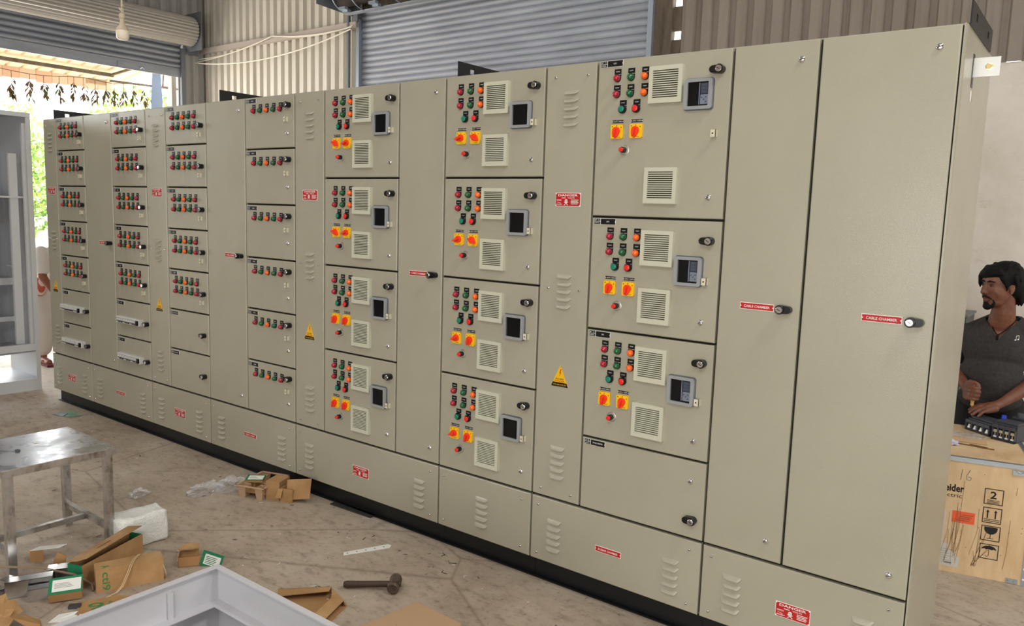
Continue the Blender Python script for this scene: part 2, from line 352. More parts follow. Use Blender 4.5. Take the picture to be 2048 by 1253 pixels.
b = MB(); b.X = Matrix.Translation(-o0); b.box(XL+.035, XL+.085, OY1, OY1+.06, 0, 3.78, STEELB); b.build('guide_rail', t, smooth=0)
# door jamb and blue sheet just outside
b = MB(); b.box(XL-.16, XL-.06, 3.36, 3.43, 0, 3.5, mat('jamb', s2l(196, 190, 180), .7)); struct(b.build('trim_3', smooth=0))
b = MB(); pts = []
for i in range(9):
    z = -.01+i*.44; pts += [(XL-.30, 3.20+.02*sin(i*1.7), z), (XL-.28, 3.345-.03*abs(sin(i*.9)), z)]
b.add(pts+[(x-.006, y, z) for x, y, z in pts], [(2*i, 2*i+1, 2*i+3, 2*i+2) for i in range(8)]+[(18+2*i, 18+2*i+2, 18+2*i+3, 18+2*i+1) for i in range(8)], mat('blue_tarp', s2l(160, 182, 216), .5))
tag(b.build('tarpaulin'), 'pale blue plastic sheet hanging at the right edge of the doorway', 'sheet')

# ------------------------------------------------------------------ outside: canopy, garlands, shrubs
CREAM = mat('canopy_sheet', s2l(236, 224, 200), .7, trans=0.0)
t = thing('canopy', 'cream ribbed awning roof over the doorway seen from below', 'canopy', (XL-1.2, 1.0, 3.5))
o0 = Vector((XL-1.2, 1.0, 3.5))
b = MB(); b.X = Matrix.Translation(-o0)
za = lambda x: 3.80-(XL-.1-x)*.165
pr = []; y = -4.0
while y < 3.7: pr += [(y, 0), (y+.15, 0), (y+.165, .035), (y+.185, .035)]; y += .20
xa_, xb_ = XL-.1, XL-2.2; n = len(pr)
b.add([(xa_, q, za(xa_)+d) for q, d in pr]+[(xb_, q, za(xb_)+d) for q, d in pr]+[(xa_, q, za(xa_)+d+.01) for q, d in pr]+[(xb_, q, za(xb_)+d+.01) for q, d in pr],
      [(i, i+1, n+i+1, n+i) for i in range(n-1)]+[(2*n+i+1, 2*n+i, 3*n+i, 3*n+i+1) for i in range(n-1)]+[(i, 2*n+i, 2*n+i+1, i+1) for i in range(n-1)]+[(n+i+1, 3*n+i+1, 3*n+i, n+i) for i in range(n-1)], CREAM)
b.build('roof_sheet', t, smooth=0)
b = MB(); b.X = Matrix.Translation(-o0); b.beam((XL-1.5, -4, 3.505), (XL-1.5, 3.25, 3.505), .05, .05, RUSTW); b.build('purlin', t, smooth=0)
b = MB(); b.X = Matrix.Translation(-o0); b.beam((XL-1.5, 3.2, 3.42), (XL-1.35, 4.9, 3.44), .03, .03, RUSTW); b.beam((XL-1.5, 3.2, 3.50), (XL-.1, 3.5, 3.72), .03, .03, RUSTW); b.beam((XL-1.45, 4.0, 3.42), (XL-1.4, 4.0, 3.75), .02, .02, RUSTW); b.build('bracket_rod', t, smooth=0)
b = MB(); b.X = Matrix.Translation(-o0); TER = mat('valance', s2l(226, 190, 164), .8); y = -4.0; k = 0
while y < 3.3:
    w2 = .22; zb = 3.335+.015*sin(k*2.1)
    b.box(XL-2.03, XL-2.0, y, y+w2-.008, zb, 3.50, TER if k % 2 else mat('valance_pale', s2l(232, 202, 178), .8)); y += w2; k += 1
b.build('valance', t, smooth=0)
b = MB(); b.X = Matrix.Translation(-o0); b.box(XL-1.62, XL-1.5, 2.9, 3.15, 3.345, 3.42, mat('brown_box', s2l(170, 140, 112), .8))
b.build('gutter_box', t, smooth=0)
LEAFD = mat('dry_leaf', s2l(96, 72, 44), .8); LEAFG = mat('garland_leaf', s2l(84, 92, 60), .8)
rl = random.Random(3)
GY = [1.86, 2.09, 2.27, 2.48, 2.68, 2.82, 2.98, 3.14, 3.26, 3.40, 3.56, 3.73, 3.88]
b = MB(); b.tube([(XL-1.5, 1.2, 3.42)]+[(XL-1.5, yy, 3.36+.035*(k/6)-.02*sin(k)) for k, yy in enumerate(GY)]+[(XL-1.4, 4.4, 3.48)], .005, LEAFD, 5)
tag(b.build('garland_string'), 'thin string of hanging leaf bunches across the doorway top', 'string')
for k, yy in enumerate(GY):
    b = MB(); zt = 3.36+.035*(k/6)-.02*sin(k); H = .30+.10*rl.random() + (.1 if k == 0 else 0); xx = XL-1.5
    b.tube([(xx, yy, zt), (xx, yy, zt-H*.5)], .004, LEAFD, 4)
    for q in range(17):
        a = rl.uniform(0, 6.28); z = zt-.08-rl.random()*H*.6; L = rl.uniform(.08, .15); dv = Vector((cos(a)*.6, sin(a)*.6, -1)).normalized(); sd = Vector((-sin(a), cos(a), 0))*rl.uniform(.012, .022)
        p = Vector((xx, yy, z)); m_ = p+dv*L*.5+Vector((cos(a), sin(a), 0))*.02; e_ = p+dv*L
        b.add([p, m_-sd, e_, m_+sd], [(0, 1, 2, 3)], LEAFD if q % 3 else LEAFG)
    tag(b.build('leaf_bunch', smooth=0), 'bunch of dried leaves hanging from the string outside the doorway', 'leaf bunch', 'leaf bunches hung over the doorway')
FOL = mat('foliage', s2l(120, 170, 60), .7); setc(FOL, ramp(FOL, tex(FOL, 'noise', 1.4, 4), [(.3, s2l(120, 160, 78)), (.7, s2l(190, 212, 130))]))
TRK = mat('trunk', s2l(110, 86, 62), .9)
def shrub(x, y, h, r, n, label, seed):
    q = random.Random(seed); t = thing('shrub', label, 'shrub', (x, y, 0), 'shrubs beyond the doorway')
    b = MB(); b.tube([(0, 0, 0), (.05, .03, h*.3), (0, .1, h*.62)], [.08, .06, .03], TRK); b.tube([(.03, .0, h*.25), (.3, -.3, h*.6)], [.04, .02], TRK); b.build('trunk', t)
    b = MB()
    for i in range(n):
        d = Vector((q.gauss(0, 1), q.gauss(0, 1), q.gauss(0, 1))).normalized()*(q.random()**.4)
        p = Vector((d.x*r, d.y*r, h*.6+d.z*h*.42)); a = Vector((q.gauss(0, 1), q.gauss(0, 1), q.gauss(0, .7))).normalized()*.11; c_ = a.cross(Vector((q.random(), q.random(), 1))).normalized()*.045
        b.add([p-a, p-c_, p+a, p+c_], [(0, 1, 2, 3)], FOL)
    tag(b.build('foliage', t, smooth=0), kind='stuff')
shrub(-20.5, 8.3, 4.6, 1.5, 3200, 'tall yellow-green shrub beyond the right end of the doorway', 1)
shrub(-26.5, 7.6, 4.6, 1.2, 1700, 'bright shrub behind the middle hanging leaf bunches', 2)
shrub(-20, 5.2, 3.4, .8, 1500, 'bright shrub seen in the gap left of the cabinets', 3)
shrub(-24, 4.6, 4.6, .9, 1000, 'pale shrub above the open grey cabinet', 4)

# ------------------------------------------------------------------ cables on the rear wall, bulb
WIRE = mat('white_wire', s2l(226, 220, 206), .5)
def sag(p0, p1, s, n=14): return [tuple(Vector(p0).lerp(Vector(p1), i/n)+Vector((0, 0, -4*s*(i/n)*(1-i/n)))) for i in range(n+1)]
b = MB(); b.tube(sag((-9.95, YB-.14, 3.68), (-8.26, YB-.13, 3.825), .05)+sag((-8.2, YB-.13, 3.825), (SX0+.0, YB-.13, 3.78), .06)[1:], .007, WIRE, 6)
tag(b.build('wire'), 'upper white wire pair pinned to the beam at mid wall', 'wire', 'wires along the rear wall')
b = MB(); b.tube(sag((-9.95, YB-.16, 3.64), (-8.22, YB-.15, 3.82), .035)+sag((-8.22, YB-.15, 3.82), (SX0, YB-.15, 3.76), .04)[1:], .006, WIRE, 6)
tag(b.build('wire'), 'thin white wire touching the beam middle just below the upper one', 'wire', 'wires along the rear wall')
b = MB(); b.tube(sag((-9.95, YB-.2, 3.62), (SX0, YB-.16, 3.735), .14, 24), .008, WIRE, 6)
tag(b.build('wire'), 'lowest white wire sagging freely under the wall beam', 'wire', 'wires along the rear wall')
t = thing('pendant_bulb', 'unlit white LED bulb hanging on a cord by the left shutter', 'light bulb', (-4.43, -.166, 2.70))
BW = mat('bulb_plastic', s2l(238, 226, 206), .35); BC = mat('bulb_collar', s2l(196, 180, 156), .5)
b = MB(); b.lathe((0, 0, 0), (0, 0, 1), [(-.045, .0), (-.043, .028), (-.03, .037), (.005, .039), (.012, .038)], BW, 24); b.build('diffuser', t)
b = MB(); b.lathe((0, 0, 0), (0, 0, 1), [(.012, .039), (.03, .034), (.045, .020), (.060, .014), (.085, .013), (.09, .017), (.115, .017), (.12, .008)], BC, 20); b.build('cap', t)
b = MB(); b.tube([(0, 0, .11), (.002, 0, .3), (0, 0, .8), (0, 0, ZR-2.70)], .006, BC, 6); b.tube([(-.03, 0, .155), (-.01, .004, .14), (.012, 0, .125), (.02, 0, .14), (-.005, 0, .15), (.02, 0, .165)], .006, BC, 6); b.build('cord', t)

# ------------------------------------------------------------------ switchgear line-up
ZT, ZS, ZB = 2.253, .402, .100          # top of doors, top of bottom covers, underside of covers
BY = .024                               # door thickness: body face stands here
DEPTH = .612
def lens_mesh(m):
    b = MB(); b.lathe((0, 0, 0), (0, -1, 0), [(0, .0150), (.005, .0150), (.006, .0138)], BLK, 18)
    b.lathe((0, 0, 0), (0, -1, 0), [(.004, .0136), (.011, .0134), (.017, .0112), (.021, .0070), (.0225, .002)], m, 18); return b.mesh('indicator_lamp', 50)
LM = {'r': lens_mesh(RED), 'g': lens_mesh(GREEN), 'o': lens_mesh(ORANGE)}
def push_mesh(m):
    b = MB(); b.lathe((0, 0, 0), (0, -1, 0), [(0, .0165), (.010, .0165), (.013, .0145)], BLK, 18)
    b.lathe((0, 0, 0), (0, -1, 0), [(.010, .0118), (.017, .0118), (.018, .010)], m, 18); return b.mesh('push_button')
PM = {'g': push_mesh(TEAL), 'r': push_mesh(REDB)}
def tag_mesh(txt, wide=False):
    b = MB()
    if not wide:
        b.box(-.0145, .0145, -.0025, 0, 0, .0355, TAG)
        b.box(-.0145, .0145, -.0029, -.0025, .0142, .0150, WHT)
        b.text(txt, -.008, .008, .0235, .0275, -.0029, WHT)
    else:
        b.box(-.024, .024, -.002, 0, -.0055, .0055, TAG)
        for x in (-.0225, .0225): b.lathe((x, -.002, 0), (0, -1, 0), [(0, .0018), (.0004, .0018)], WHT, 8)
        b.text(txt, -.018, .018, -.0026, .0026, -.0025, WHT)
    return b.mesh('name_tag', 0)
TM = {k: tag_mesh(k) for k in ('ON', 'OFF', 'TRIP', 'START', 'STOP')}
TW = {k: tag_mesh(k, True) for k in ('AUTO / MAN', 'ON / OFF')}
def selector_mesh(ang):
    b = MB(); h = .0272; c = .004
    pts = [(-h+c, -h), (h-c, -h), (h, -h+c), (h, h-c), (h-c, h), (-h+c, h), (-h, h-c), (-h, -h+c)]
    b.prism(pts, -.009, 0, YEL)
    for x, z in ((0, .0215), (.0195, .0155), (-.0195, .0195)): b.box(x-.0016, x+.0016, -.0094, -.009, z-.002, z+.002, TAG)
    b.box(-.002, .017, -.0094, -.009, -.0225, -.0213, TAG)
    b.X = Matrix.Rotation(ang, 4, 'Y')
    out = [(0, -.0265), (.0085, -.017), (.0150, -.004), (.0155, .006), (.010, .0145), (0, .0175), (-.010, .0145), (-.0155, .006), (-.0150, -.004), (-.0085, -.017)]
    b.prism(out, -.018, -.009, KNOB)
    inn = [(0, -.023), (.0045, -.012), (.0050, .010), (0, .0135), (-.0050, .010), (-.0045, -.012)]
    b.prism(inn, -.034, -.018, KNOB); b.X = None
    return b.mesh('selector_switch', 25)
SEL = {a: selector_mesh(a) for a in (0.15, 1.15, -.95)}
def reset_mesh():
    b = MB(); b.lathe((0, 0, 0), (0, -1, 0), [(0, .0205), (.0015, .0205), (.002, .019)], ZINC, 20)
    b.lathe((0, 0, 0), (0, -1, 0), [(.002, .0165), (.004, .016)], PAINT, 20)
    b.lathe((0, 0, 0), (0, -1, 0), [(.003, .0115), (.022, .0115), (.024, .010)], BLK, 16)
    b.lathe((0, 0, 0), (0, -1, 0), [(.022, .0088), (.033, .0088), (.035, .007)], REDB, 16)
    return b.mesh('reset_knob')
RESET = reset_mesh()
def vent_mesh():
    b = MB(); S = .137; t = .016
    b.box(0, S, -.008, 0, 0, S, VENT)
    m0 = .016
    for x0, x1, z0, z1 in ((0, S, S-m0, S), (0, S, 0, m0), (0, m0, m0, S-m0), (S-m0, S, m0, S-m0)): b.box(x0, x1, -t, -.008, z0, z1, VENT)
    b.box(m0, S-m0, -.0084, -.008, m0, S-m0, VENTD)
    n = 13; H = (S-2*m0)/n
    for i in range(n):
        z = m0 + H*i
        b.add([(m0, -.0145, z), (S-m0, -.0145, z), (S-m0, -.0085, z+H*.62), (m0, -.0085, z+H*.62), (m0, -.0150, z+H*.50), (S-m0, -.0150, z+H*.50)],
              [(0, 1, 5, 4), (4, 5, 2, 3), (0, 3, 2, 1)], VENT)
    return b.mesh('ventilation_grille', 0)
VENTM = vent_mesh()
def rrect(x0, x1, z0, z1, r, n=4):
    o = []
    for cx, cz, a0 in ((x1-r, z1-r, 0), (x0+r, z1-r, 90), (x0+r, z0+r, 180), (x1-r, z0+r, 270)):
        for k in range(n+1): a = radians(a0+90*k/n); o.append((cx+r*cos(a), cz+r*sin(a)))
    return o[::-1]
def window_mesh(kind):
    b = MB(); W, H = .116, .116
    b.prism(rrect(0, W, 0, H, .012), -.005, 0, WRIM)
    outer = rrect(.003, W-.003, .003, H-.003, .010); inner = rrect(.017, W-.017, .015, H-.015, .003)
    n = len(outer)
    b.add([(x, -.016, z) for x, z in outer]+[(x, -.016, z) for x, z in inner]+[(x, -.005, z) for x, z in outer]+[(x, -.006, z) for x, z in inner],
          [(i, (i+1) % n, (i+1) % n+n, i+n) for i in range(n)]+[((i+1) % n, i, i+2*n, (i+1) % n+2*n) for i in range(n)]+[(i+n, (i+1) % n+n, (i+1) % n+3*n, i+3*n) for i in range(n)], WFRAME)
    b.prism(rrect(.017, W-.017, .015, H-.015, .003), -.0075, -.005, PANE)
    if kind:
        x = .060
        b.box(x, x+.0035, -.009, -.0075, .020, .098, LCDB)
        b.box(x+.0065, .097, -.009, -.0075, .021, .056, LCDB); b.box(x+.0065, .097, -.009, -.0075, .058, .097, LCD)
        for k, z in enumerate((.062, .074, .086)): b.text('0'+str(80+k), x+.010, x+.030, z, z+.008, -.0094, WRIM)
        for q in ((x+.012, .045), (x+.020, .038), (x+.028, .046), (x+.028, .030)): b.lathe((q[0], -.009, q[1]), (0, -1, 0), [(0, .0025), (.0006, .0025)], LCD, 8)
    return b.mesh('meter_window', 30)
WINM = {0: window_mesh(0), 1: window_mesh(1)}
def lever_mesh(side):                    # black wing handle with a chrome barrel at one end
    b = MB(); L = .016; r = .0152; pts = []
    for k in range(9): a = -pi/2+pi*k/8; pts.append((L+r*cos(a), r*sin(a)))
    for k in range(9): a = pi/2+pi*k/8; pts.append((-L*.6+r*.85*cos(a), r*.85*sin(a)))
    pts = [(x*side, z) for x, z in pts]
    if side > 0: pts = pts[::-1]
    b.prism(pts, -.024, 0, BLK)
    b.lathe((L*side, 0, 0), (0, -1, 0), [(.020, .0165), (.028, .0165), (.030, .0150)], BLK, 18)
    b.lathe((L*side, 0, 0), (0, -1, 0), [(.027, .0120), (.0325, .0120), (.0340, .010)], CHROME, 16)
    b.obox((L*side, -.0343, 0), .013, .0008, .0022, BLK, ry=.5)
    return b.mesh('lever_lock', 30)
LEV = {1: lever_mesh(1), -1: lever_mesh(-1)}
def latch_mesh(r=.011):
    b = MB(); b.lathe((0, 0, 0), (0, -1, 0), [(0, r), (.003, r), (.0065, r*.75), (.0075, r*.5)], CHROME, 16)
    b.obox((0, -.0077, 0), r*1.5, .0008, .0022, MCBD, ry=-.4); return b.mesh('quarter_turn_latch')
LATCH = latch_mesh(); SCREW = latch_mesh(.0055)
def hasp_mesh():
    b = MB(); b.box(-.010, .010, -.018, -.0155, -.013, .013, HASP); b.box(.0075, .010, -.018, 0, -.013, .013, HASP)
    b.lathe((-.002, -.018, 0), (0, -1, 0), [(0, .003), (.0006, .003)], GASKET, 10); return b.mesh('padlock_hasp')
HASPM = hasp_mesh()
def plate_mesh(txt, code):
    b = MB(); b.box(0, .0285, -.0015, 0, 0, .0245, WHT); b.box(.030, .099, -.002, 0, 0, .0245, WHT)
    b.box(.001, .0275, -.0022, 0, .0135, .0235, TAG); b.box(.001, .0275, -.0022, 0, .001, .0115, TAG)
    b.prism([(.031, .001), (.098, .001), (.098, .0085), (.0955, .0122), (.098, .016), (.098, .0235), (.031, .0235)], -.0026, -.001, TAG)
    b.text(code[0], .005, .023, .0162, .0205, -.003, WHT); b.text(code[1], .004, .024, .0038, .0085, -.003, WHT)
    w_ = min(.048, .0042*len(txt)); b.text(txt, .064-w_/2, .064+w_/2, .0092, .0152, -.003, WHT)
    return b.mesh('name_plate', 0)
PLT = {k: plate_mesh(k, c) for k, c in (('UPS', ('F1', '100A')), ('SPARE', ('F2', '63A')), ('SPARE FEEDER', ('F3', '63A')), ('MCB 1', ('L1', '16A')))}
def chamber_mesh(txt):
    b = MB(); b.box(0, .124, -.0012, 0, 0, .025, WHT); b.box(.002, .122, -.002, 0, .002, .023, SIGNR)
    for x in (.0035, .1205): b.lathe((x, -.002, .0125), (0, -1, 0), [(0, .0022), (.0004, .0022)], WHT, 8)
    b.text(txt, .015, .109, .0080, .0168, -.0025, WHT, .006); return b.mesh('chamber_plate', 0)
CHP = {k: chamber_mesh(k) for k in ('CABLE CHAMBER', 'BUSBAR CHAMBER')}
def danger_mesh():
    W, H = .124, .056; b = MB(); b.box(0, W, -.0012, 0, 0, H, WHT)
    b.prism([(.006, .002), (W-.006, .002), (W-.006, .006), (W-.002, .006), (W-.002, H-.006), (W-.006, H-.006), (W-.006, H-.002), (.006, H-.002), (.006, H-.006), (.002, H-.006), (.002, .006), (.006, .006)], -.002, 0, SIGNR)
    y = -.0025
    b.text('DANGER', .014, .110, .0415, .0508, y, WHT, .015); b.text('440', .030, .051, .0325, .0375, y, WHT, .02); b.text('VOLTS', .062, .095, .0325, .0375, y, WHT, .02)
    for k, z in enumerate((.026, .0205, .015, .0095)): b.box(.078, .115-.004*(k % 2), y, -.002, z, z+.0022, WHT)
    b.box(.006, .030, y, -.002, .026, .0275, WHT); b.box(.006, .036, y, -.002, .0085, .010, WHT)
    for k in range(5): b.box(.008+.005*k, .0092+.005*k, y, -.002, .022, .0262, WHT); b.box(.008+.005*k, .0095+.005*k, y, -.002, .006, .0088, WHT)
    b.beam((.010, y, .017), (.028, y, .014), .0005, .0012, WHT)
    b.beam((.045, y, .018), (.063, y, .006), .0005, .0024, WHT); b.beam((.063, y, .018), (.045, y, .006), .0005, .0024, WHT)
    b.lathe((.054, -.002, .023), (0, -1, 0), [(0, .0068), (.0008, .0068)], WHT, 14); b.box(.0505, .0575, y-.0003, -.002, .0145, .0185, WHT)
    for x in (.0515, .0565): b.lathe((x, -.0028, .0232), (0, -1, 0), [(0, .0015), (.0005, .0015)], TAG, 8)
    return b.mesh('danger_sign', 0)
DNG = danger_mesh()
def triangle_mesh():
    b = MB(); W, H = .088, .094
    b.prism([(0, 0), (W, 0), (W/2, H)], -.0012, 0, SIGNY)
    b.prism([(.001, .0), (W-.001, .0), (W-.009, .018), (.009, .018)], -.0018, 0, TAG)
    b.text('415-440 VOLTS', .012, .076, .005, .012, -.0022, SIGNY); b.text('DANGER', .019, .069, .0205, .0275, -.0016, SIGNR, .01); b.text('BUS BARS', .024, .064, .030, .037, -.0016, TAG, .01)
    b.prism([(.047, .077), (.0405, .058), (.0455, .060), (.0415, .043), (.050, .063), (.0455, .062), (.0505, .077)], -.0019, -.001, SIGNR)
    b.lathe((W/2, -.0012, .084), (0, -1, 0), [(0, .0016), (.0006, .0016)], TAG, 8)
    return b.mesh('bus_bar_warning_sign', 0)
TRI = triangle_mesh()
def louver_mesh():
    b = MB(); W = .074; H = .017; nx = 14; nz = 5; vs = []; fs = []
    for i in range(nx+1):
        u = -1+2*i/nx; h = max(0, 1-abs(u)**5)**.5 if abs(u) < 1 else 0
        for j in range(nz+1):
            t = j/nz; vs.append((W/2*u, -.011*h*sin(t*pi/2)-.0002, -H*t*(0.35+.65*h)))
    for i in range(nx):
        for j in range(nz): a = i*(nz+1)+j; fs.append((a, a+1, a+nz+2, a+nz+1))
    b.add(vs, fs, PAINT)
    lo = [vs[i*(nz+1)+nz] for i in range(nx+1)]
    for i in range(nx): b.add([lo[i], lo[i+1], (lo[i+1][0], 0, lo[i+1][2]+.0005), (lo[i][0], 0, lo[i][2]+.0005)], [(0, 3, 2, 1)], PAINT)
    return b.mesh('louver', 60)
LOUV = louver_mesh()
def mcb_mesh(n, ways):
    b = MB(); L = .335 if ways == 4 else .315
    b.cbox(0, L, -.034, 0, 0, .046, .004, MCB)
    for k in range(n):
        x0 = .006+k*(L-.03)/n; x1 = .006+(k+1)*(L-.03)/n
        b.box(x1-.0016, x1-.0004, -.0344, -.034, .004, .042, MCBD)
        b.box(x0+.003, x1-.004, -.0350, -.034, .008, .017, MCBD)
        if n > 4: b.box(x0+.008, x1-.012, -.0348, -.034, .034, .037, MCBD)
        b.box(x0+.006, x1-.008, -.039, -.034, .006, .011, MCBD if k % 3 else MCB)
    b.box(L-.022, L-.002, -.046, -.034, .006, .038, BLK)
    return b.mesh('breaker_row', 0)
MCBM = {4: mcb_mesh(4, 4), 8: mcb_mesh(9, 8)}

GAP = .0045
def slab(x0, x1, z0, z1, root, name, rx):
    b = MB(); g = GAP; b.cbox(0, x1-x0-2*g, 0, BY-.004, 0, z1-z0-2*g, .0035, PAINT)
    b.box(.012, x1-x0-2*g-.012, BY-.004, BY, .012, z1-z0-2*g-.012, GASKET)
    return b.build(name, root, (x0+g-rx, 0, z0+g))
class Door:
    def __init__(s, root, rx, x0, x1, z0, z1, name='compartment_door'):
        s.o = slab(x0, x1, z0, z1, root, name, rx); s.x0, s.x1, s.zt, s.z0 = x0, x1, z1, z0
    def put(s, name, me, dx, dz, y=0, label=None):   # dx from the left seam, dz down from the top seam
        o = link(name, me, s.o, (dx-GAP, y, (s.zt-dz)-(s.z0+GAP)))
        if label: o['label'] = label
        return o
    def lamp(s, k, dx, dz, t=None):
        s.put('lamp_tag', TM[t or {'r': 'ON', 'g': 'OFF', 'o': 'TRIP'}[k]], dx, dz)
        s.put('indicator_lamp', LM[k], dx, dz, -.0025, {'r': 'red lens', 'g': 'green lens', 'o': 'orange lens'}[k])
def cabinet(x0, x1, label, loc_name='switchgear_cabinet'):
    r = thing(loc_name, label, 'switchgear cabinet', ((x0+x1)/2, DEPTH/2, 0), 'cream switchgear cabinets bolted in one line')
    r.location = (x0, 0, 0)
    w_ = x1-x0; b = MB(); e = .0006
    b.box(e, w_-e, BY, DEPTH, ZB+.002, ZT+.001, PAINT)
    b.box(e, w_-e, BY-.0012, BY-.0001, ZB+.006, ZT-.004, GASKET)
    b.build('enclosure', r, smooth=0)
    p = MB(); p.box(e, w_-e, .052, .075, 0, .088, BLACK); p.box(e, w_-e, .035, .075, .088, ZB, BLACK); p.box(e, w_-e, .03, .075, 0, .006, BLACK)
    p.build('plinth', r, smooth=0)
    p = MB(); p.box(e, w_-e, DEPTH-.06, DEPTH-.03, 0, ZB, BLACK); p.build('rear_plinth', r, smooth=0)
    return r
def bracket(r, x, rx):
    b = MB(); t = .005; y0, y1 = .05, .52
    b.box(x-.075, x, y0, y1, ZT+.0015, ZT+.0065, BLACK)
    H = .075; yc = (.15, .42)
    z0 = ZT+.0065; z1 = ZT+H; ys = [y0, yc[0]-.016, yc[0]+.016, yc[1]-.016, yc[1]+.016, y1]
    for i in range(5):
        if i in (1, 3):
            b.box(x-t, x, ys[i], ys[i+1], z0, z0+.022, BLACK); b.box(x-t, x, ys[i], ys[i+1], z0+.045, z1, BLACK)
        else: b.box(x-t, x, ys[i], ys[i+1], z0, z1, BLACK)
    b.build('lifting_bracket', r, (-rx, 0, 0), 0)
def screws(d, pts):
    for dx, dz in pts: d.put('screw', SCREW, dx, dz)
def louvers(d, dx, ztop, n=5, pitch=.0320):
    for k in range(n): d.put('louver', LOUV, dx, d.zt-(ztop-k*pitch))
def strip(r, x0, x1):
    d = Door(r, x0, x0, x1, ZS, ZT, 'busbar_cover'); w_ = x1-x0; c = w_/2+.004
    for zt in (2.146, 1.390, .642): louvers(d, c, zt)
    screws(d, [(.052, ZT-2.200), (w_-.042, ZT-2.200), (.052, ZT-1.327), (w_-.042, ZT-1.327), (.052, ZT-.440), (w_-.042, ZT-.440)])
    d.put('danger_sign', DNG, c-.058, ZT-1.674); d.put('warning_sign', TRI, c-.045, ZT-.907)
def cable(r, x0, x1, xr=None):
    d = Door(r, xr if xr is not None else x0, x0, x1, ZS, ZT, 'cable_chamber_door'); w_ = x1-x0
    d.put('quarter_turn_latch', LATCH, w_-.060, ZT-2.186); d.put('quarter_turn_latch', LATCH, w_-.060, ZT-.478)
    d.put('lever_lock', LEV[-1], w_-.050, ZT-1.333); d.put('chamber_plate', CHP['CABLE CHAMBER'], w_-.217, ZT-1.321)
def bottom(r, x0, x1, sign, groups='LR'):
    d = Door(r, x0, x0, x1, ZB, ZS-.002, 'bottom_cover'); w_ = x1-x0
    screws(d, [(.042, .040), (.042, .262), (w_-.050, .040), (w_-.050, .262)])
    if 'L' in groups: louvers(d, .125, .308)
    if 'R' in groups: louvers(d, w_-.128, .300)
    if 'C' in groups: louvers(d, .277, .308)
    if sign == 'D': d.put('danger_sign', DNG, w_/2-.064, d.zt-.212)
    if sign == 'B': d.put('chamber_plate', CHP['BUSBAR CHAMBER'], w_/2-.066, d.zt-.232)
def feeder2(r, rx, x0, x1, zt, zb, kind):
    d = Door(r, rx, x0, x1, zb, zt); w_ = x1-x0
    d.put('name_plate', PLT[{'l': 'SPARE', 'm': 'MCB 1', 'e': 'SPARE FEEDER'}[kind]], .014, .036)
    if kind == 'l':
        for row, dz in enumerate((.078, .142)):
            for i, k in enumerate('rgogr'): d.lamp(k, .097+.0622*i, dz)
        d.put('lever_lock', LEV[1], w_-.058, .138); d.put('padlock_hasp', HASPM, w_-.062, .193)
    elif kind == 'm': d.put('lever_lock', LEV[1], w_-.045, .142)
    else: d.put('lever_lock', LEV[1], w_-.062, .137)
    return d
def feeder1(r, rx, x0, x1, zt, zb):
    d = Door(r, rx, x0, x1, zb, zt); w_ = x1-x0
    d.put('name_plate', PLT['SPARE'], .014, .036)
    for i, k in enumerate('rgogr'): d.lamp(k, .092+.0615*i, .080)
    d.put('lever_lock', LEV[1], w_-.060, .063); d.put('padlock_hasp', HASPM, w_-.066, .139); d.put('quarter_turn_latch', LATCH, w_-.061, .214)
def ats(r, rx, x0, x1, zt, zb, big=False, plate=True, screen=0, angs=(0.15, .15)):
    d = Door(r, rx, x0, x1, zb, zt); w_ = x1-x0
    if plate: d.put('name_plate', PLT['UPS'], .016, .031)
    for dz in (.077, .138):
        for i, k in enumerate('rgo'): d.lamp(k, .094+.0605*i, dz)
    for k, dx, t in (('g', .124, 'START'), ('r', .184, 'STOP')):
        d.put('lamp_tag', TM[t], dx, .197); d.put('push_button', PM[k], dx, .197, -.0025, {'g': 'green button', 'r': 'red button'}[k])
    for dx, t, a in ((.104, 'AUTO / MAN', angs[0]), (.188, 'ON / OFF', angs[1])):
        d.put('switch_tag', TW[t], dx, .243); d.put('selector_switch', SEL[a], dx, .282)
    d.put('reset_knob', RESET, .139, .354)
    d.put('ventilation_grille', VENTM, .238, .183); d.put('ventilation_grille', VENTM, .238, .560 if big else .409)
    d.put('meter_window', WINM[screen], .382, .217 if big else .252)
    d.put('lever_lock', LEV[1], .505 if w_ > .5 else .49, .077)
    d.put('padlock_hasp', HASPM, .510, .303 if big else .228); d.put('quarter_turn_latch', LATCH, .500, .534 if big else .384)
    if not plate:
        for dx in (.03, .115): d.put('screw', SCREW, dx, .014).scale = (.35, .35, .35)
    return d

SP7 = [ZT, 2.004, 1.737, 1.470, 1.205, .939, .673, ZS]
X = [-6.046, -5.374, -4.499, -3.780, -2.914, -1.803, -1.241, -.428, .290]
c = cabinet(X[0], X[1], 'leftmost switchgear cabinet with seven small doors, nearest the bright doorway'); strip(c, X[0], -5.83)
for i in range(7):
    d = feeder2(c, X[0], -5.83, X[1], SP7[i], SP7[i+1], 'l' if i < 5 else 'm')
    if i > 4: d.put('breaker_row', MCBM[4], .030, .160)
bottom(c, X[0], X[1], 'D'); bracket(c, X[0]+.08, X[0])
c = cabinet(X[1], X[2], 'switchgear cabinet with small cable plate and two eight-way breaker rows low on it'); cable(c, X[1], -4.965)
for i in range(7):
    d = feeder2(c, X[1], -4.965, X[2], SP7[i], SP7[i+1], 'l' if i < 5 else 'm')
    if i > 4: d.put('breaker_row', MCBM[8], .055, .162)
bottom(c, X[1], X[2], 'B')
c = cabinet(X[2], X[3], 'switchgear cabinet of five lamp doors above two blank doors with one black knob each'); strip(c, X[2], -4.247)
for i in range(7): feeder2(c, X[2], -4.247, X[3], SP7[i], SP7[i+1], 'l' if i < 5 else 'e')
bottom(c, X[2], X[3], 'D')
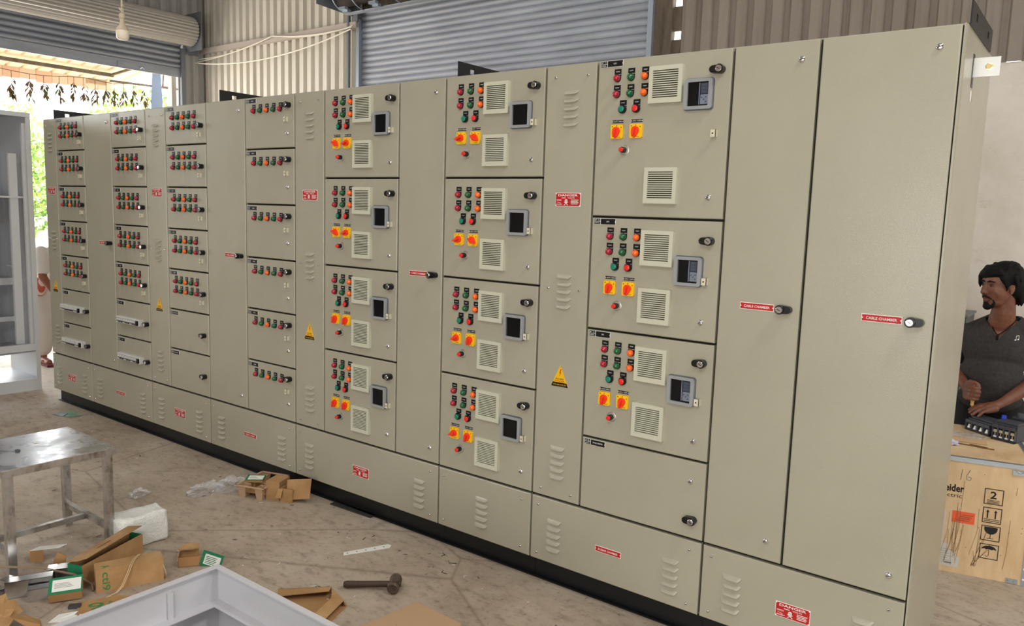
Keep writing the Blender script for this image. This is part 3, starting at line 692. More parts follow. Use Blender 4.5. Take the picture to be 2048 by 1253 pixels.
c = cabinet(X[3], X[4], 'switchgear cabinet with six doors carrying one row of five lamps'); cable(c, X[3], -3.373)
S6 = [ZT, 1.958, 1.644, 1.333, 1.029, .717, ZS]
for i in range(6): feeder1(c, X[3], -3.373, X[4], S6[i], S6[i+1])
bottom(c, X[3], X[4], 'B'); bracket(c, X[3]+.08, X[3])
S4 = [ZT, 1.793, 1.331, .870, ZS]
c = cabinet(X[4], X[5], 'widest middle switchgear cabinet with bus bar strip, four vented doors and a cable door'); strip(c, X[4], -2.664)
for i in range(4): ats(c, X[4], -2.664, -2.106, S4[i], S4[i+1], plate=False, angs=(.15, .15) if i > 1 else (-.95, 1.15))
cable(c, -2.106, X[5], X[4]); bottom(c, X[4], X[5], 'D')
c = cabinet(X[5], X[6], 'narrow switchgear cabinet of four vented doors behind the dark hammer'); 
for i in range(4): ats(c, X[5], X[5], X[6], S4[i], S4[i+1], plate=False, angs=((1.15, -.95), (1.15, -.95), (1.15, .15), (1.15, .15))[i])
bottom(c, X[5], X[6], '', 'C'); bracket(c, X[5]+.03, X[5])
c = cabinet(X[6], X[7], 'switchgear cabinet with three vented doors marked UPS over one plain door'); strip(c, X[6], -.991)
ats(c, X[6], -.991, X[7], ZT, 1.636, True, True, 1); ats(c, X[6], -.991, X[7], 1.636, 1.176, False, True, 1); ats(c, X[6], -.991, X[7], 1.176, .716, False, True, 1)
d = Door(c, X[6], -.991, X[7], ZS, .716); d.put('name_plate', PLT['SPARE FEEDER'], .016, .031); d.put('quarter_turn_latch', LATCH, .500, .084); d.put('lever_lock', LEV[1], .505, .234)
bottom(c, X[6], X[7], 'B')
c = cabinet(X[7], X[8], 'rightmost switchgear cabinet with two tall plain cable chamber doors and exposed side'); cable(c, X[7], -.126)
cable(c, -.126, X[8], X[7])
bottom(c, X[7], X[8], 'D'); bracket(c, X[8]+.012, X[7])
b = MB(); b.box(X[8]-X[7]-.0006, X[8]-X[7]+.007, BY+.004, DEPTH, ZB, ZT+.001, PAINT); b.box(X[8]-X[7]-.0006, X[8]-X[7]+.005, BY-.014, BY+.004, ZB, ZT, PAINT)
b.build('side_panel', c, smooth=0)
sx = X[8]-X[7]+.0075
b = MB(); b.box(sx, sx+.001, .185, .215, 2.088, 2.192, BLK); b.build('busbar_slot', c, smooth=0)
b = MB(); b.box(sx-.04, sx+.075, .199, .205, 2.120, 2.180, ZINC); b.lathe((sx+.045, .199, 2.150), (0, -1, 0), [(0, .012), (.004, .012), (.0045, .008), (.012, .008), (.012, .001)], mat('brass', (.75, .6, .3), .25, 1), 6); b.build('busbar_tab', c, smooth=0)
b = MB(); b.lathe((sx, .200, 2.060), (1, 0, 0), [(0, .012), (.0008, .012)], WHT, 14); o = b.build('stud_cap', c); o.scale = (1, 1, 1.6); o.location = (0, 0, 2.06*(1-1.6))

# ------------------------------------------------------------------ open grey cabinet, left
GREY = mat('grey_enamel', s2l(196, 197, 200), .4); GREY2 = mat('grey_inner', s2l(164, 166, 172), .5)
t = thing('open_cabinet', 'tall empty light-grey steel cabinet shell facing right, left of the doorway', 'cabinet', (-6.85, -.45, 0))
o0 = Vector((-6.85, -.45, 0)); xa, xb, ya, yb, zt = -7.15, -6.53, -1.0, .10, 2.335
def lb(): m = MB(); m.X = Matrix.Translation(-o0); return m
b = lb(); b.box(xa, xb, yb-.004, yb, .10, zt, GREY); b.box(xa, xb, ya, ya+.004, .10, zt, GREY); b.box(xa, xb, ya, yb, zt-.004, zt, GREY); b.box(xa, xb, ya, yb, .33, .34, GREY2); b.box(xa, xa+.004, ya, -.28, .10, zt, GREY2); b.box(xa, xa+.004, -.28, yb, .34, zt, GREY2); b.build('shell', t, smooth=0)
b = lb()
for q in ((xb-.012, xb+.001, yb-.035, yb+.0005, .10, zt-.036), (xb-.012, xb, ya, ya+.035, .10, zt), (xb-.012, xb+.002, ya, yb+.001, zt-.035, zt+.001), (xb-.012, xb+.004, ya, yb, .345, .405), (xb-.10, xb-.07, -.05, .01, .40, 2.0), (xb-.05, xb-.02, yb-.06, yb-.03, .40, 2.25)): b.box(*q, GREY)
b.build('door_frame', t, smooth=0)
b = lb(); b.box(xa+.02, xb-.06, ya, yb-.02, 1.635, 1.65, GREY); b.build('shelf', t, smooth=0)
b = lb(); b.box(xa+.2, xa+.23, ya, yb-.02, .88, .94, GREY); b.box(xa+.2, xa+.24, -.42, -.38, .34, 1.64, GREY); b.box(xa+.2, xa+.24, -.1, -.07, .34, 1.64, GREY); b.box(xa+.2, xa+.24, ya, yb-.02, .56, .60, GREY); b.build('mounting_rail', t, smooth=0)
b = lb(); b.box(xa, xb, ya, yb, 0, .10, GREY); b.build('plinth', t, smooth=0)
b = lb(); b.box(xb-.35, xb-.25, yb-.10, yb-.02, 1.05, 1.06, GREY); b.box(xb-.3, xb-.22, -.45, -.30, .12, .30, ZINC); b.build('bracket', t, smooth=0)

# ------------------------------------------------------------------ steel stool
STEEL = mat('stainless', (.72, .74, .78), .22, 1)
setr(STEEL, ramp(STEEL, tex(STEEL, 'noise', 7, 6, .65), [(.35, (.14, .14, .14)), (.65, (.42, .42, .42))])); setc(STEEL, ramp(STEEL, tex(STEEL, 'noise', 5, 7, .7), [(.25, (.5, .49, .48)), (.45, (.74, .76, .8)), (.8, (.82, .84, .88))]))
STEELG = mat('stainless_leg', (.5, .49, .47), .3, .9); setc(STEELG, ramp(STEELG, tex(STEELG, 'noise', 11, 6, .7, (1, 1, .5)), [(.34, (.20, .17, .14)), (.5, (.52, .5, .48)), (.8, (.72, .72, .72))]))
sx0, sx1, sy0, sy1, sh = -3.385, -2.885, -1.515, -1.035, .50
t = thing('steel_stool', 'square stainless steel stool with scuffed top and H-shaped foot rail', 'stool', ((sx0+sx1)/2, (sy0+sy1)/2, 0)); o0 = Vector(((sx0+sx1)/2, (sy0+sy1)/2, 0))
b = lb(); b.box(sx0, sx1, sy0, sy1, sh-.004, sh, STEEL)
for q in ((sx0, sx1, sy0, sy0+.003), (sx0, sx1, sy1-.003, sy1), (sx0, sx0+.003, sy0+.003, sy1-.003), (sx1-.003, sx1, sy0+.003, sy1-.003)): b.box(*q, sh-.033, sh-.004, STEELG)
b.build('seat', t, smooth=0)
L = .034
for x in (sx0+.014, sx1-.014-L):
    for y in (sy0+.014, sy1-.014-L): b = lb(); b.box(x, x+L, y, y+L, 0, sh-.006, STEELG); b.build('leg', t, smooth=0)
b = lb()
for y in (sy0+.02, sy1-.02-.024): b.box(sx0+.04, sx1-.04, y, y+.024, .100, .125, STEELG)
b.box((sx0+sx1)/2-.012, (sx0+sx1)/2+.012, sy0+.04, sy1-.04, .100, .125, STEELG); b.build('foot_rail', t, smooth=0)
b = MB(); b.poly([(-.012, -.008, 0), (.004, -.012, 0), (.014, .002, 0), (.002, .010, 0), (-.010, .006, 0)], MCBD); b.sheet([(-.012, -.008, 0), (.004, -.012, 0), (.014, .002, 0), (.002, .010, 0), (-.010, .006, 0)], .006, MCBD)
tag(b.build('scrap', loc=(-3.13, -1.36, sh+.001), smooth=0), 'small dark chip lying on the steel stool', 'scrap')
b = MB(); b.sheet([(-.02, -.008, 0), (.02, -.012, 0), (.026, .01, 0), (-.015, .012, 0)], .001, WHT)
tag(b.build('paper_scrap', loc=(-3.22, -1.25, sh+.001), smooth=0), 'white torn shred lying on the steel stool', 'scrap')

# ------------------------------------------------------------------ grey enclosure shell, foreground
GREYF = mat('grey_enclosure', s2l(204, 203, 208), .26, coat=.3); bump(GREYF, tex(GREYF, 'noise', 240, 2), .1, .002)
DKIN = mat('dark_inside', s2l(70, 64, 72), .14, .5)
t = thing('enclosure_shell', 'open light-grey metal enclosure lying in the foreground', 'enclosure', (-1.2, -1.8, 0)); o0 = Vector((-1.2, -1.8, 0))
ex0, ex1, ey0, ey1, eh = -1.73, -.62, -2.35, -1.245, .35
b = lb()
for q in ((ex0, ex0+.003, ey0, ey1), (ex1-.003, ex1, ey0, ey1), (ex0, ex1, ey1-.003, ey1), (ex0, ex1, ey0, ey0+.003)): b.box(*q, 0, eh, GREYF)
b.build('wall', t, smooth=0)
b = lb(); r_ = .022
for q in ((ex0, ex0+r_, ey0+r_, ey1-r_), (ex1-r_, ex1, ey0+r_, ey1-r_), (ex0, ex1, ey1-r_, ey1), (ex0, ex1, ey0, ey0+r_)): b.box(*q, eh+.0005, eh+.005, GREYF)
b.build('rim', t)
b = lb(); g_ = .045; zl = eh-.125
for q in ((ex0, ex0+g_, ey0, ey1), (ex1-g_, ex1, ey0, ey1), (ex0+g_, ex1-g_, ey1-g_, ey1), (ex0+g_, ex1-g_, ey0, ey0+g_)): b.box(*q, zl-.003, zl, GREYF)
b.build('inner_flange', t, smooth=0)
b = lb(); b.box(ex0+.004, ex0+.016, -1.44, -1.425, zl, eh-.03, GREYF); b.build('stiffener', t, smooth=0)
b = lb(); b.box(ex0+.004, ex0+.016, -1.75, -1.735, zl, eh-.03, GREYF); b.build('stiffener', t, smooth=0)
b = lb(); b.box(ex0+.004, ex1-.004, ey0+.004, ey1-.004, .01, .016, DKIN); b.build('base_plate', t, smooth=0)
for y in (-1.345, -1.405, -1.79):
    b = lb(); b.box(ex0-.014, ex0+.001, y, y+.018, eh-.022, eh-.006, WHT); b.build('hinge_lug', t, smooth=0)

# ------------------------------------------------------------------ floor things
CARD = mat('cardboard', s2l(186, 146, 100), .8); setc(CARD, ramp(CARD, tex(CARD, 'noise', 8, 5, .6), [(.3, s2l(156, 118, 76)), (.7, s2l(186, 148, 102))]))
CARDD = mat('cardboard_inner', s2l(168, 128, 84), .85)
CARDE = mat('cardboard_edge', s2l(120, 88, 56), .9)
PGREEN = mat('package_green', s2l(28, 122, 84), .5)
T = .003
def carton(name, label, cat, L_, W_, H_, loc, rz, open_top=False, group=None, m=None, end=None):
    m = m or CARD
    t = thing(name, label, cat, loc, group, rz)
    b = MB()
    b.box(0, L_, 0, T, 0, H_, m); b.box(0, L_, W_-T, W_, 0, H_, m); b.box(0, T, T, W_-T, 0, H_, end or m); b.box(L_-T, L_, T, W_-T, 0, H_, end or m); b.box(T, L_-T, T, W_-T, 0, T, m)
    if end: b.box(-.0006, 0, 0, W_, 0, H_, end)
    b.build('body', t, smooth=0)
    if not open_top: b = MB(); b.box(0, L_, 0, W_, H_, H_+T, m); b.build('lid', t, smooth=0)
    return t
# kraft carton with green lettering
t = carton('carton', 'closed kraft carton with green lettering and cream twine across it', 'box', .262, .082, .098, (-2.527, -1.312, 0), radians(69.7))
INKG = mat('green_ink', s2l(60, 128, 70), .7)
b = MB(); old = Matrix.Translation((.020, -.0008, .092)) @ Matrix.Rotation(radians(90), 4, 'Y'); b.X = old
b.text('cti9', 0.004, .085, .004, .034, 0, INKG, .01); b.X = None
b.build('lettering', t, smooth=0)
b = MB(); b.X = Matrix.Translation((.020, .078, .1017)) @ Matrix.Rotation(radians(-90), 4, 'Z') @ Matrix.Rotation(radians(-90), 4, 'X')
b.text('A', .04, .066, .004, .034, 0, INKG, .01); b.X = None; b.build('lettering', t, smooth=0)
TW_ = mat('twine', s2l(206, 180, 140), .8)
b = MB(); b.X = rotm(radians(69.7), loc=(-2.527, -1.312, 0))
for off in (0, .007):
    b.tube([(.21+off, .15, .004), (.20+off, .11, .07), (.175+off, .085, .1035), (.150+off, .045, .1035), (.132+off, -.003, .1025), (.118+off, -.010, .07), (.092+off, -.022, .02), (.070+off, -.035, .004), (.03+off, -.06, .004)], .0020, TW_, 5)
b.tube([(.268+.006*sin(a*2), .03+.035*cos(a), .045+.042*sin(a)) for a in [k*.4 for k in range(16)]], .0018, TW_, 5)
tag(b.build('twine'), 'cream twine looped over the green-lettered carton', 'string')
# green-ended open carton with raised lid
t = carton('carton', 'open kraft carton with dark green end and flap raised, by the stool leg', 'box', .36, .075, .096, (-2.625, -1.322, 0), radians(112), True, None, CARD, PGREEN)
b = MB(); b.X = Matrix.Translation((.0, .075, .104)) @ Matrix.Rotation(radians(-3), 4, 'Y') @ Matrix.Rotation(radians(80), 4, 'X')
b.prism([(0.0, 0), (.355, 0), (.355, .078), (.03, .078), (.0, .050)], 0, T, CARD); b.box(.12, .20, T, T+.001, .040, .046, CARDE); b.X = None; b.build('flap', t, smooth=0)
b = MB(); b.box(.004, .35, .004, .071, .030, .033, mat('deep_shadow_card', s2l(70, 52, 36), .9)); b.box(.12, .16, .01, .05, .034, .06, CARD); b.build('insert', t, smooth=0)  # inner sheet coloured dark to stand for shade inside the carton
# flattened flap with green print
b = MB(); b.sheet([(-.10, -.06, 0), (.09, -.075, 0), (.12, .03, 0), (.03, .075, 0), (-.11, .05, 0)], .004, CARD)
o = tag(b.build('cardboard_sheet', loc=(-2.40, -1.33, 0), rz=radians(60), smooth=0), 'flattened kraft flap with green print under the lettered carton', 'cardboard')
b = MB(); b.X = Matrix.Rotation(radians(-90), 4, 'X'); b.text('9i', -.07, .02, -.03, .03, -.0045, INKG, .005); b.X = None; b.build('print', o, smooth=0)
# green and white small package
def package(loc, rz, label, L_=.085, W_=.06, H_=.03, tilt=0, rx=0):
    t = thing('package', label, 'box', loc, None, rz); t.rotation_euler = (rx, tilt, rz)
    b = MB(); b.box(-L_/2, L_/2, -W_/2, W_/2, 0, H_, CARDD); b.build('body', t, smooth=0)
    b = MB(); b.box(-L_/2-.001, L_/2+.001, -W_/2-.001, W_/2+.001, H_, H_+.001, PGREEN); b.build('cover', t, smooth=0)
    b = MB(); b.box(-L_/2+.012, L_/2-.004, -W_/2+.012, W_/2-.012, H_+.001, H_+.0016, WHT)
    for k in range(4): b.box(-L_/2+.02, L_/2-.03-.006*k, -.012+.007*k, -.0105+.007*k, H_+.0016, H_+.0019, MCBD)
    b.build('printed_label', t, smooth=0); return t
package((-2.585, -1.405, .024), radians(62), 'small green package with white label near the shiny brackets', .120, .085, .045, 0, .42)
b = MB(); b.box(-.022, .022, -.013, .013, 0, .012, MCBD); tag(b.build('breaker_clip', loc=(-2.478, -1.42, 0), rz=.9, smooth=0), 'small dark grey plastic block in front of the green package', 'block')
# folded metal channels
SHN = mat('galvanised', (.70, .72, .75), .14, 1); setr(SHN, ramp(SHN, tex(SHN, 'noise', 6, 4), [(.35, (.08, .08, .08)), (.65, (.3, .3, .3))]))
def channel(loc, rz, L_, W_, H_, label, rx=0, ry=0):
    b = MB(); t_ = .0018
    b.box(-L_/2, L_/2, -W_/2, W_/2, H_-t_, H_, SHN); b.box(-L_/2, L_/2, -W_/2, -W_/2+t_, 0, H_, SHN); b.box(-L_/2, L_/2, W_/2-t_, W_/2, 0, H_, SHN)
    o = b.build('metal_channel', loc=loc, smooth=0); o.rotation_euler = (rx, ry, rz); return tag(o, label, 'bracket', 'bent metal channels on the floor')
channel((-2.735, -1.485, .003), radians(64), .17, .055, .070, 'shiny metal channel nearest the torn cardboard, bright top')
channel((-2.745, -1.335, .003), radians(60), .14, .06, .065, 'shiny metal channel behind the green package')
channel((-2.655, -1.455, .001), radians(66), .13, .05, .050, 'dull metal channel in front, open side to the viewer', 0, 0)
channel((-2.82, -1.50, .003), radians(20), .14, .05, .035, 'metal channel in the shade under the stool edge')
channel((-2.80, -1.63, .003), radians(95), .15, .045, .030, 'leftmost metal channel at the picture edge')
b = MB(); b.tube([(-3.05, -1.65, .05), (-2.95, -1.55, .075), (-2.80, -1.42, .07), (-2.66, -1.34, .055), (-2.59, -1.30, .02), (-2.56, -1.31, .004)], .005, mat('jute', s2l(140, 120, 98), .9), 6)
tag(b.build('rope'), 'brown jute cord over the metal channels', 'string')
# upright flaps by the stool
b = MB(); b.sheet([(0, 0, 0), (.05, .01, 0), (.055, .012, .08), (.02, .004, .095), (.004, 0, .06)], T, CARDD)
tag(b.build('cardboard_flap', loc=(-2.86, -1.34, 0), rz=.5, smooth=0), 'narrow cardboard flap standing upright under the stool', 'cardboard')
b = MB(); b.sheet([(0, 0, .05), (.13, .02, .07), (.14, .06, .07), (.01, .05, .05)], T, WHT); b.sheet([(.0, 0, 0), (.06, .01, 0), (.06, .012, .055), (0, .002, .05)], T, CARDD)
tag(b.build('cardboard_flap', loc=(-3.05, -1.36, 0), rz=.5, smooth=0), 'folded flap with white top beside the front stool leg', 'cardboard')
b = MB(); b.sheet([(-.04, -.03, .001), (.05, -.04, .001), (.07, .01, .004), (.04, .015, .001), (.05, .035, .006), (-.02, .03, .001)], .001, WHT)
tag(b.build('paper_scrap', loc=(-2.43, -1.49, 0), rz=.9, smooth=0), 'torn white paper on the floor behind the grey enclosure', 'paper')
# heap of torn card, bottom left
rr = random.Random(5)
for k, (x, y, z, a, L_, lab) in enumerate(((-2.60, -1.655, .02, .9, .12, 'torn cardboard piece tilted up at the bottom left corner'), (-2.56, -1.64, .035, 1.5, .10, 'torn cardboard with jagged edge on top of the left heap'), (-2.51, -1.68, .01, .4, .12, 'lowest torn cardboard of the bottom left heap'), (-2.475, -1.60, .0, 2.2, .06, 'dark cardboard tab leaning by the enclosure'))):
    pts = [(-L_/2, -.05, 0), (-L_*.1, -.06, .01), (L_/2, -.035, .005), (L_*.42, .02, .02), (L_*.2, .03, .025), (L_*.22, .055, .04), (-L_*.35, .05, .035)]
    b = MB(); b.sheet([(p[0], p[1], p[2]+rr.random()*.004) for p in pts], T, CARD if k != 3 else CARDD)
    b.sheet([pts[0], pts[1], (pts[1][0]+.01, pts[1][1]-.03, -z*.8), (pts[0][0], pts[0][1]-.02, -z*.8)], T, CARDD)
    o = b.build('torn_cardboard', loc=(x, y, z+.002), rz=a, smooth=0); o.rotation_euler = (.35 if k < 2 else .1, -.1, a); tag(o, lab, 'cardboard', 'torn cardboard heap')
# bubble wrapped block
WRAP = mat('bubble_wrap', s2l(240, 240, 236), .25, alpha=1); bump(WRAP, tex(WRAP, 'noise', 22, 6, .7), .9, .02)
bm = bmesh.new(); bmesh.ops.create_cube(bm, size=1); bmesh.ops.scale(bm, vec=(.135, .235, .155), verts=bm.verts)
bmesh.ops.bevel(bm, geom=bm.edges[:], offset=.026, segments=4, profile=.6, affect='EDGES'); bmesh.ops.subdivide_edges(bm, edges=bm.edges[:], cuts=3, use_grid_fill=True)
for v in bm.verts:
    v.co += Vector((noise.noise(v.co*22), noise.noise(v.co*22+Vector((5, 0, 0))), noise.noise(v.co*18+Vector((0, 9, 0)))))*.008
    v.co.z = max(v.co.z, -.0775)
me = bpy.data.meshes.new('wrapped_block'); bm.to_mesh(me); bm.free(); me.materials.append(WRAP); me.shade_smooth()
tag(link('wrapped_block', me, None, (-2.895, -.935, .0785), -.06), 'block wrapped in white bubble wrap standing right of the steel stool', 'package')
# clear film crumples
FILM = mat('clear_film', s2l(244, 246, 250), .08, alpha=.24, spec=1.0, coat=1)
def film(loc, r, label, seed, m=None, cat='plastic film', flat=.45):
    q = random.Random(seed); bm = bmesh.new(); bmesh.ops.create_icosphere(bm, subdivisions=4, radius=r)
    for v in bm.verts:
        n_ = noise.noise(v.co*9/r*.12+Vector((seed, 0, 0)))+.8*noise.noise(v.co*30/r*.12+Vector((0, seed, 0)))
        v.co *= 1+.75*n_; v.co.z = max(0, (v.co.z+r*.3)*flat)
    me = bpy.data.meshes.new('film'); bm.to_mesh(me); bm.free(); me.materials.append(m or FILM)
    return tag(link('plastic_film', me, None, loc), label, cat)
film((-3.30, -.36, 0), .075, 'small crumple of clear plastic film on the floor', 2)
film((-3.235, -.20, 0), .085, 'larger crumple of clear plastic film touching the cardboard tray', 5)
film((-3.50, -.62, 0), .05, 'lone clear film scrap right of the wrapped block', 8)
# pulp tray with package
PULP = mat('pulp_tray', s2l(190, 158, 128), .9)
t = thing('egg_tray', 'moulded brown cardboard tray with legs on the floor by the cabinets', 'tray', (-3.075, -.285, 0), None, radians(20))
b = MB(); L_, W_, H_ = .175, .25, .068
for x0 in (.006, L_-.058):
    for y0 in (.004, W_*.38, W_*.76): b.add([(x0+.008, y0+.008, 0), (x0+.044, y0+.008, 0), (x0+.044, y0+.05, 0), (x0+.008, y0+.05, 0), (x0, y0, H_), (x0+.052, y0, H_), (x0+.052, y0+.058, H_), (x0, y0+.058, H_)], [(0, 3, 2, 1), (0, 1, 5, 4), (1, 2, 6, 5), (2, 3, 7, 6), (3, 0, 4, 7)], PULP)
b.build('cup', t, smooth=0)
b = MB(); b.box(-.008, L_+.008, -.006, .006, H_, H_+.005, PULP); b.box(-.008, L_+.008, W_-.006, W_+.006, H_, H_+.005, PULP); b.box(-.008, .006, 0, W_, H_, H_+.005, PULP); b.box(L_-.006, L_+.008, 0, W_, H_, H_+.005, PULP); b.box(0, L_, .02, W_-.02, .030, .034, CARDD); b.build('rim', t, smooth=0)
package((-3.065, -.165, .074), radians(40), 'green package with white label lying on the cardboard tray', .10, .075, .012, 0, .1)
t = carton('carton', 'small plain kraft carton standing right of the tray', 'box', .085, .11, .105, (-2.925, -.195, 0), radians(22))
t = thing('carton', 'torn open carton with wide flap against the cabinet plinth', 'box', (-2.835, -.165, 0), None, radians(12))
b = MB(); b.sheet([(0, 0, 0), (.07, .02, .0), (.07, .02, .075), (0, 0, .08)], T, CARD); b.sheet([(0, 0, 0), (.0, .10, 0), (0, .10, .09), (0, 0, .08)], T, CARD); b.sheet([(0, 0, 0), (.07, .02, 0), (.09, .12, 0), (0, .10, 0)], T, CARDD); b.build('body', t, smooth=0)
b = MB(); b.sheet([(.03, .01, .012), (.160, .055, .030), (.150, .085, .135), (.01, .05, .115)], T, CARD); b.build('flap', t, smooth=0)
b = MB(); b.sheet([(-.01, -.03, .03), (.02, -.02, .03), (.02, .0, .075), (-.01, -.005, .075)], T, CARD); b.build('flap', t, smooth=0)
# small torn box near the enclosure corner
t = thing('carton', 'small torn cardboard box with green label flap behind the enclosure corner', 'box', (-2.50, -.965, 0), None, radians(55))
b = MB(); b.box(0, .10, 0, T, 0, .045, CARDD); b.box(0, T, 0, .075, 0, .052, CARDD); b.box(0, .10, 0, .075, 0, T, CARDD); b.box(0, .085, .072, .075, 0, .06, CARD); b.sheet([(0, .05, .06), (.085, .05, .06), (.085, .10, .066), (.01, .10, .066)], T, CARD); b.build('body', t, smooth=0)
b = MB(); b.X = Matrix.Translation((.100, -.004, .004)) @ Matrix.Rotation(radians(-16), 4, 'Z') @ Matrix.Rotation(radians(18), 4, 'Y')
b.box(-.01, .085, -.003, 0, 0, .075, PGREEN); b.box(.004, .076, -.004, -.003, .012, .062, WHT)
for k in range(5): b.box(.010, .060-.005*(k % 2), -.0044, -.004, .018+.008*k, .021+.008*k, PGREEN)
b.X = None; b.build('label_flap', t, smooth=0)
b = MB(); b.sheet([(0, 0, 0), (.012, 0, .0), (.012, .008, .05), (0, .008, .05)], .002, WHT); b.sheet([(0, .0, .05), (.01, .0, .05), (.06, .05, .058), (.055, .055, .058)], .002, WHT)
tag(b.build('foam_strip', loc=(-2.565, -.93, 0), smooth=0), 'bent white strip behind the small torn box', 'strip')
# perforated strip
b = MB(); b.X = Matrix.Rotation(radians(0), 4, 'Z'); b.sheet([(0, 0, 0), (.225, -.012, 0), (.245, .012, 0), (.235, .034, 0), (.012, .034, 0)], .0015, WHT)
for k in range(5): b.lathe((.025+.045*k, .017-.001*k, .0015), (0, 0, 1), [(0, .004), (.0004, .004)], MCBD, 8)
b.X = None; o = b.build('perforated_strip', loc=(-2.040, -.395, .001), rz=radians(66), smooth=0); o['_'] = 0; del o['_']
tag(o, 'white perforated strip lying flat on the bare floor', 'strip')
# hammer
WOOD = mat('hammer_wood', s2l(74, 56, 46), .55); IRON = mat('iron', s2l(92, 80, 72), .5, .5)
setc(IRON, ramp(IRON, tex(IRON, 'noise', 30, 5, .7), [(.3, s2l(66, 54, 48)), (.7, s2l(122, 104, 92))]))
t = thing('sledge_hammer', 'dark club hammer lying on the floor', 'hammer', (-1.78, -.60, 0), None, 0)
hd = Vector((.158, .118, 0)); hd.normalize()
b = MB(); b.tube([hd*(-.012)+Vector((0, 0, .018)), Vector((0, 0, .019)), hd*.07+Vector((0, 0, .022)), hd*.15+Vector((0, 0, .026)), hd*.235+Vector((0, 0, .029))], [.013, .0155, .014, .0135, .0125], WOOD, 12); b.build('handle', t)
sd = Vector((-hd.y, hd.x, 0)); hc = hd*.208+Vector((0, 0, .030))
b = MB(); b.lathe(hc-sd*.052, sd, [(0, .020), (.006, .026), (.018, .028), (.034, .022), (.052, .023), (.070, .022), (.086, .028), (.098, .026), (.104, .020)], IRON, 10); b.build('head', t)
# cardboard sheets
b = MB(); pts = [(-1.465, -.488, .001), (-1.21, -.50, .001), (-1.10, -.80, .001), (-1.38, -1.10, .001), (-1.56, -1.0, .001), (-1.50, -.80, .001)]
o0 = Vector((-1.35, -.78, 0)); b = lb(); b.sheet([(p[0], p[1], p[2]) for p in pts], .004, mat('kraft_sheet', s2l(186, 154, 120), .8)); tag(b.build('cardboard_sheet', loc=o0, smooth=0), 'large flat kraft sheet at the bottom edge right of the enclosure', 'cardboard')
t = thing('carton', 'crushed brown carton lying beside the enclosure rim', 'box', (-1.80, -.79, 0)); o0 = Vector((-1.80, -.79, 0))
b = lb(); P = [(-1.96, -.83, .002), (-1.80, -.665, .002), (-1.66, -.70, .002), (-1.60, -.86, .002), (-1.74, -1.02, .002)]
b.sheet(P, .003, CARDD)
b.sheet([(-1.95, -.83, .030), (-1.79, -.675, .034), (-1.765, -.71, .036), (-1.90, -.87, .030)], T, CARD)
b.sheet([(-1.77, -.685, .034), (-1.665, -.715, .030), (-1.61, -.87, .022), (-1.67, -.86, .030), (-1.71, -.745, .036)], T, CARD)
b.sheet([(-1.95, -.83, .0), (-1.79, -.675, .0), (-1.79, -.675, .034), (-1.95, -.83, .03)], T, CARDE); b.sheet([(-1.77, -.68, 0), (-1.66, -.71, 0), (-1.665, -.715, .03), (-1.77, -.685, .034)], T, CARDE)
b.build('body', t, smooth=0)
# green leaflet far left, steel flat by plinth
b = MB(); b.sheet([(-.10, -.03, .002), (.06, -.05, .002), (.11, .03, .004), (-.04, .05, .02)], .002, mat('leaflet', s2l(120, 150, 132), .5)); b.sheet([(-.12, -.04, .001), (.0, -.055, .001), (.0, .0, .012), (-.11, .01, .002)], .002, TAG)
tag(b.build('leaflet', loc=(-5.50, -.13, 0), rz=.3, smooth=0), 'green folded leaflet on the floor near the far end of the cabinets', 'paper')
b = MB(); b.box(0, .31, 0, .045, 0, .006, mat('dark_flat', s2l(72, 72, 68), .5, .4)); tag(b.build('steel_flat', loc=(-2.60, .045-.055, 0), rz=.04, smooth=0), 'dark steel flat bar on the floor against the plinth', 'steel bar')
# crumbs
rs = random.Random(11); b = MB(); COLS = [WHT, MCBD, CARDE, mat('crumb_pale', s2l(206, 196, 180), .8), CARDE, mat('crumb_grey', s2l(110, 100, 90), .8)]
for k in range(420):
    x = rs.uniform(-6.3, .3); y = rs.uniform(-1.6, -.02) if rs.random() < .75 else rs.uniform(-.25, .03)
    if ex0-.05 < x < ex1 and y < ey1+.05: continue
    r = rs.uniform(.0015, .0055)*(1+.7*(rs.random() > .9)); a = rs.uniform(0, 6.3); L_ = r*rs.uniform(1, 4)
    b.obox((x, y, .0012+r*.12), L_, r*.6, r*.25, rs.choice(COLS), rz=a)
for k in range(46):
    x = rs.uniform(-3.5, .2); y = rs.uniform(-1.2, -.05); a = rs.uniform(0, 6.3); L_ = rs.uniform(.015, .05)
    if ex0-.05 < x < ex1 and y < ey1+.05: continue
    b.tube([(x, y, .002), (x+cos(a)*L_*.6, y+sin(a)*L_*.6, .003), (x+cos(a+.8)*L_, y+sin(a+.8)*L_, .002)], .0011, rs.choice((COLS[3], WHT, TAG)), 4)
tag(b.build('floor_debris', smooth=0), 'fine dust crumbs, wire snips and chips scattered over the floor', 'debris', kind='stuff')

# ------------------------------------------------------------------ plywood crate, right
PLY = mat('plywood', s2l(206, 170, 122), .7)
pl = tex(PLY, 'noise', 4, 7, .65, (1.6, 1, .5)); q = ramp(PLY, pl, [(.28, s2l(192, 156, 114)), (.55, s2l(218, 190, 150)), (.8, s2l(228, 204, 168))])
q = mix(PLY, q, ramp(PLY, tex(PLY, 'noise', 26, 6, .75, (1, 1, .5)), [(.27, (.45, .36, .28)), (.36, (1, 1, 1))]), .6, 'MULTIPLY'); setc(PLY, q)
INK = mat('stencil_ink', s2l(30, 28, 28), .8); CH, CD, CWD = .567, .70, 1.05
ca = math.atan2(.217, .976)
t = thing('plywood_crate', 'plywood shipping crate with black handling symbols beside the cabinets', 'crate', (.546, 1.445, 0), None, ca)
b = MB(); b.box(-CWD, 0, 0, .012, 0, CH-.012, PLY); b.build('front_panel', t, smooth=0)
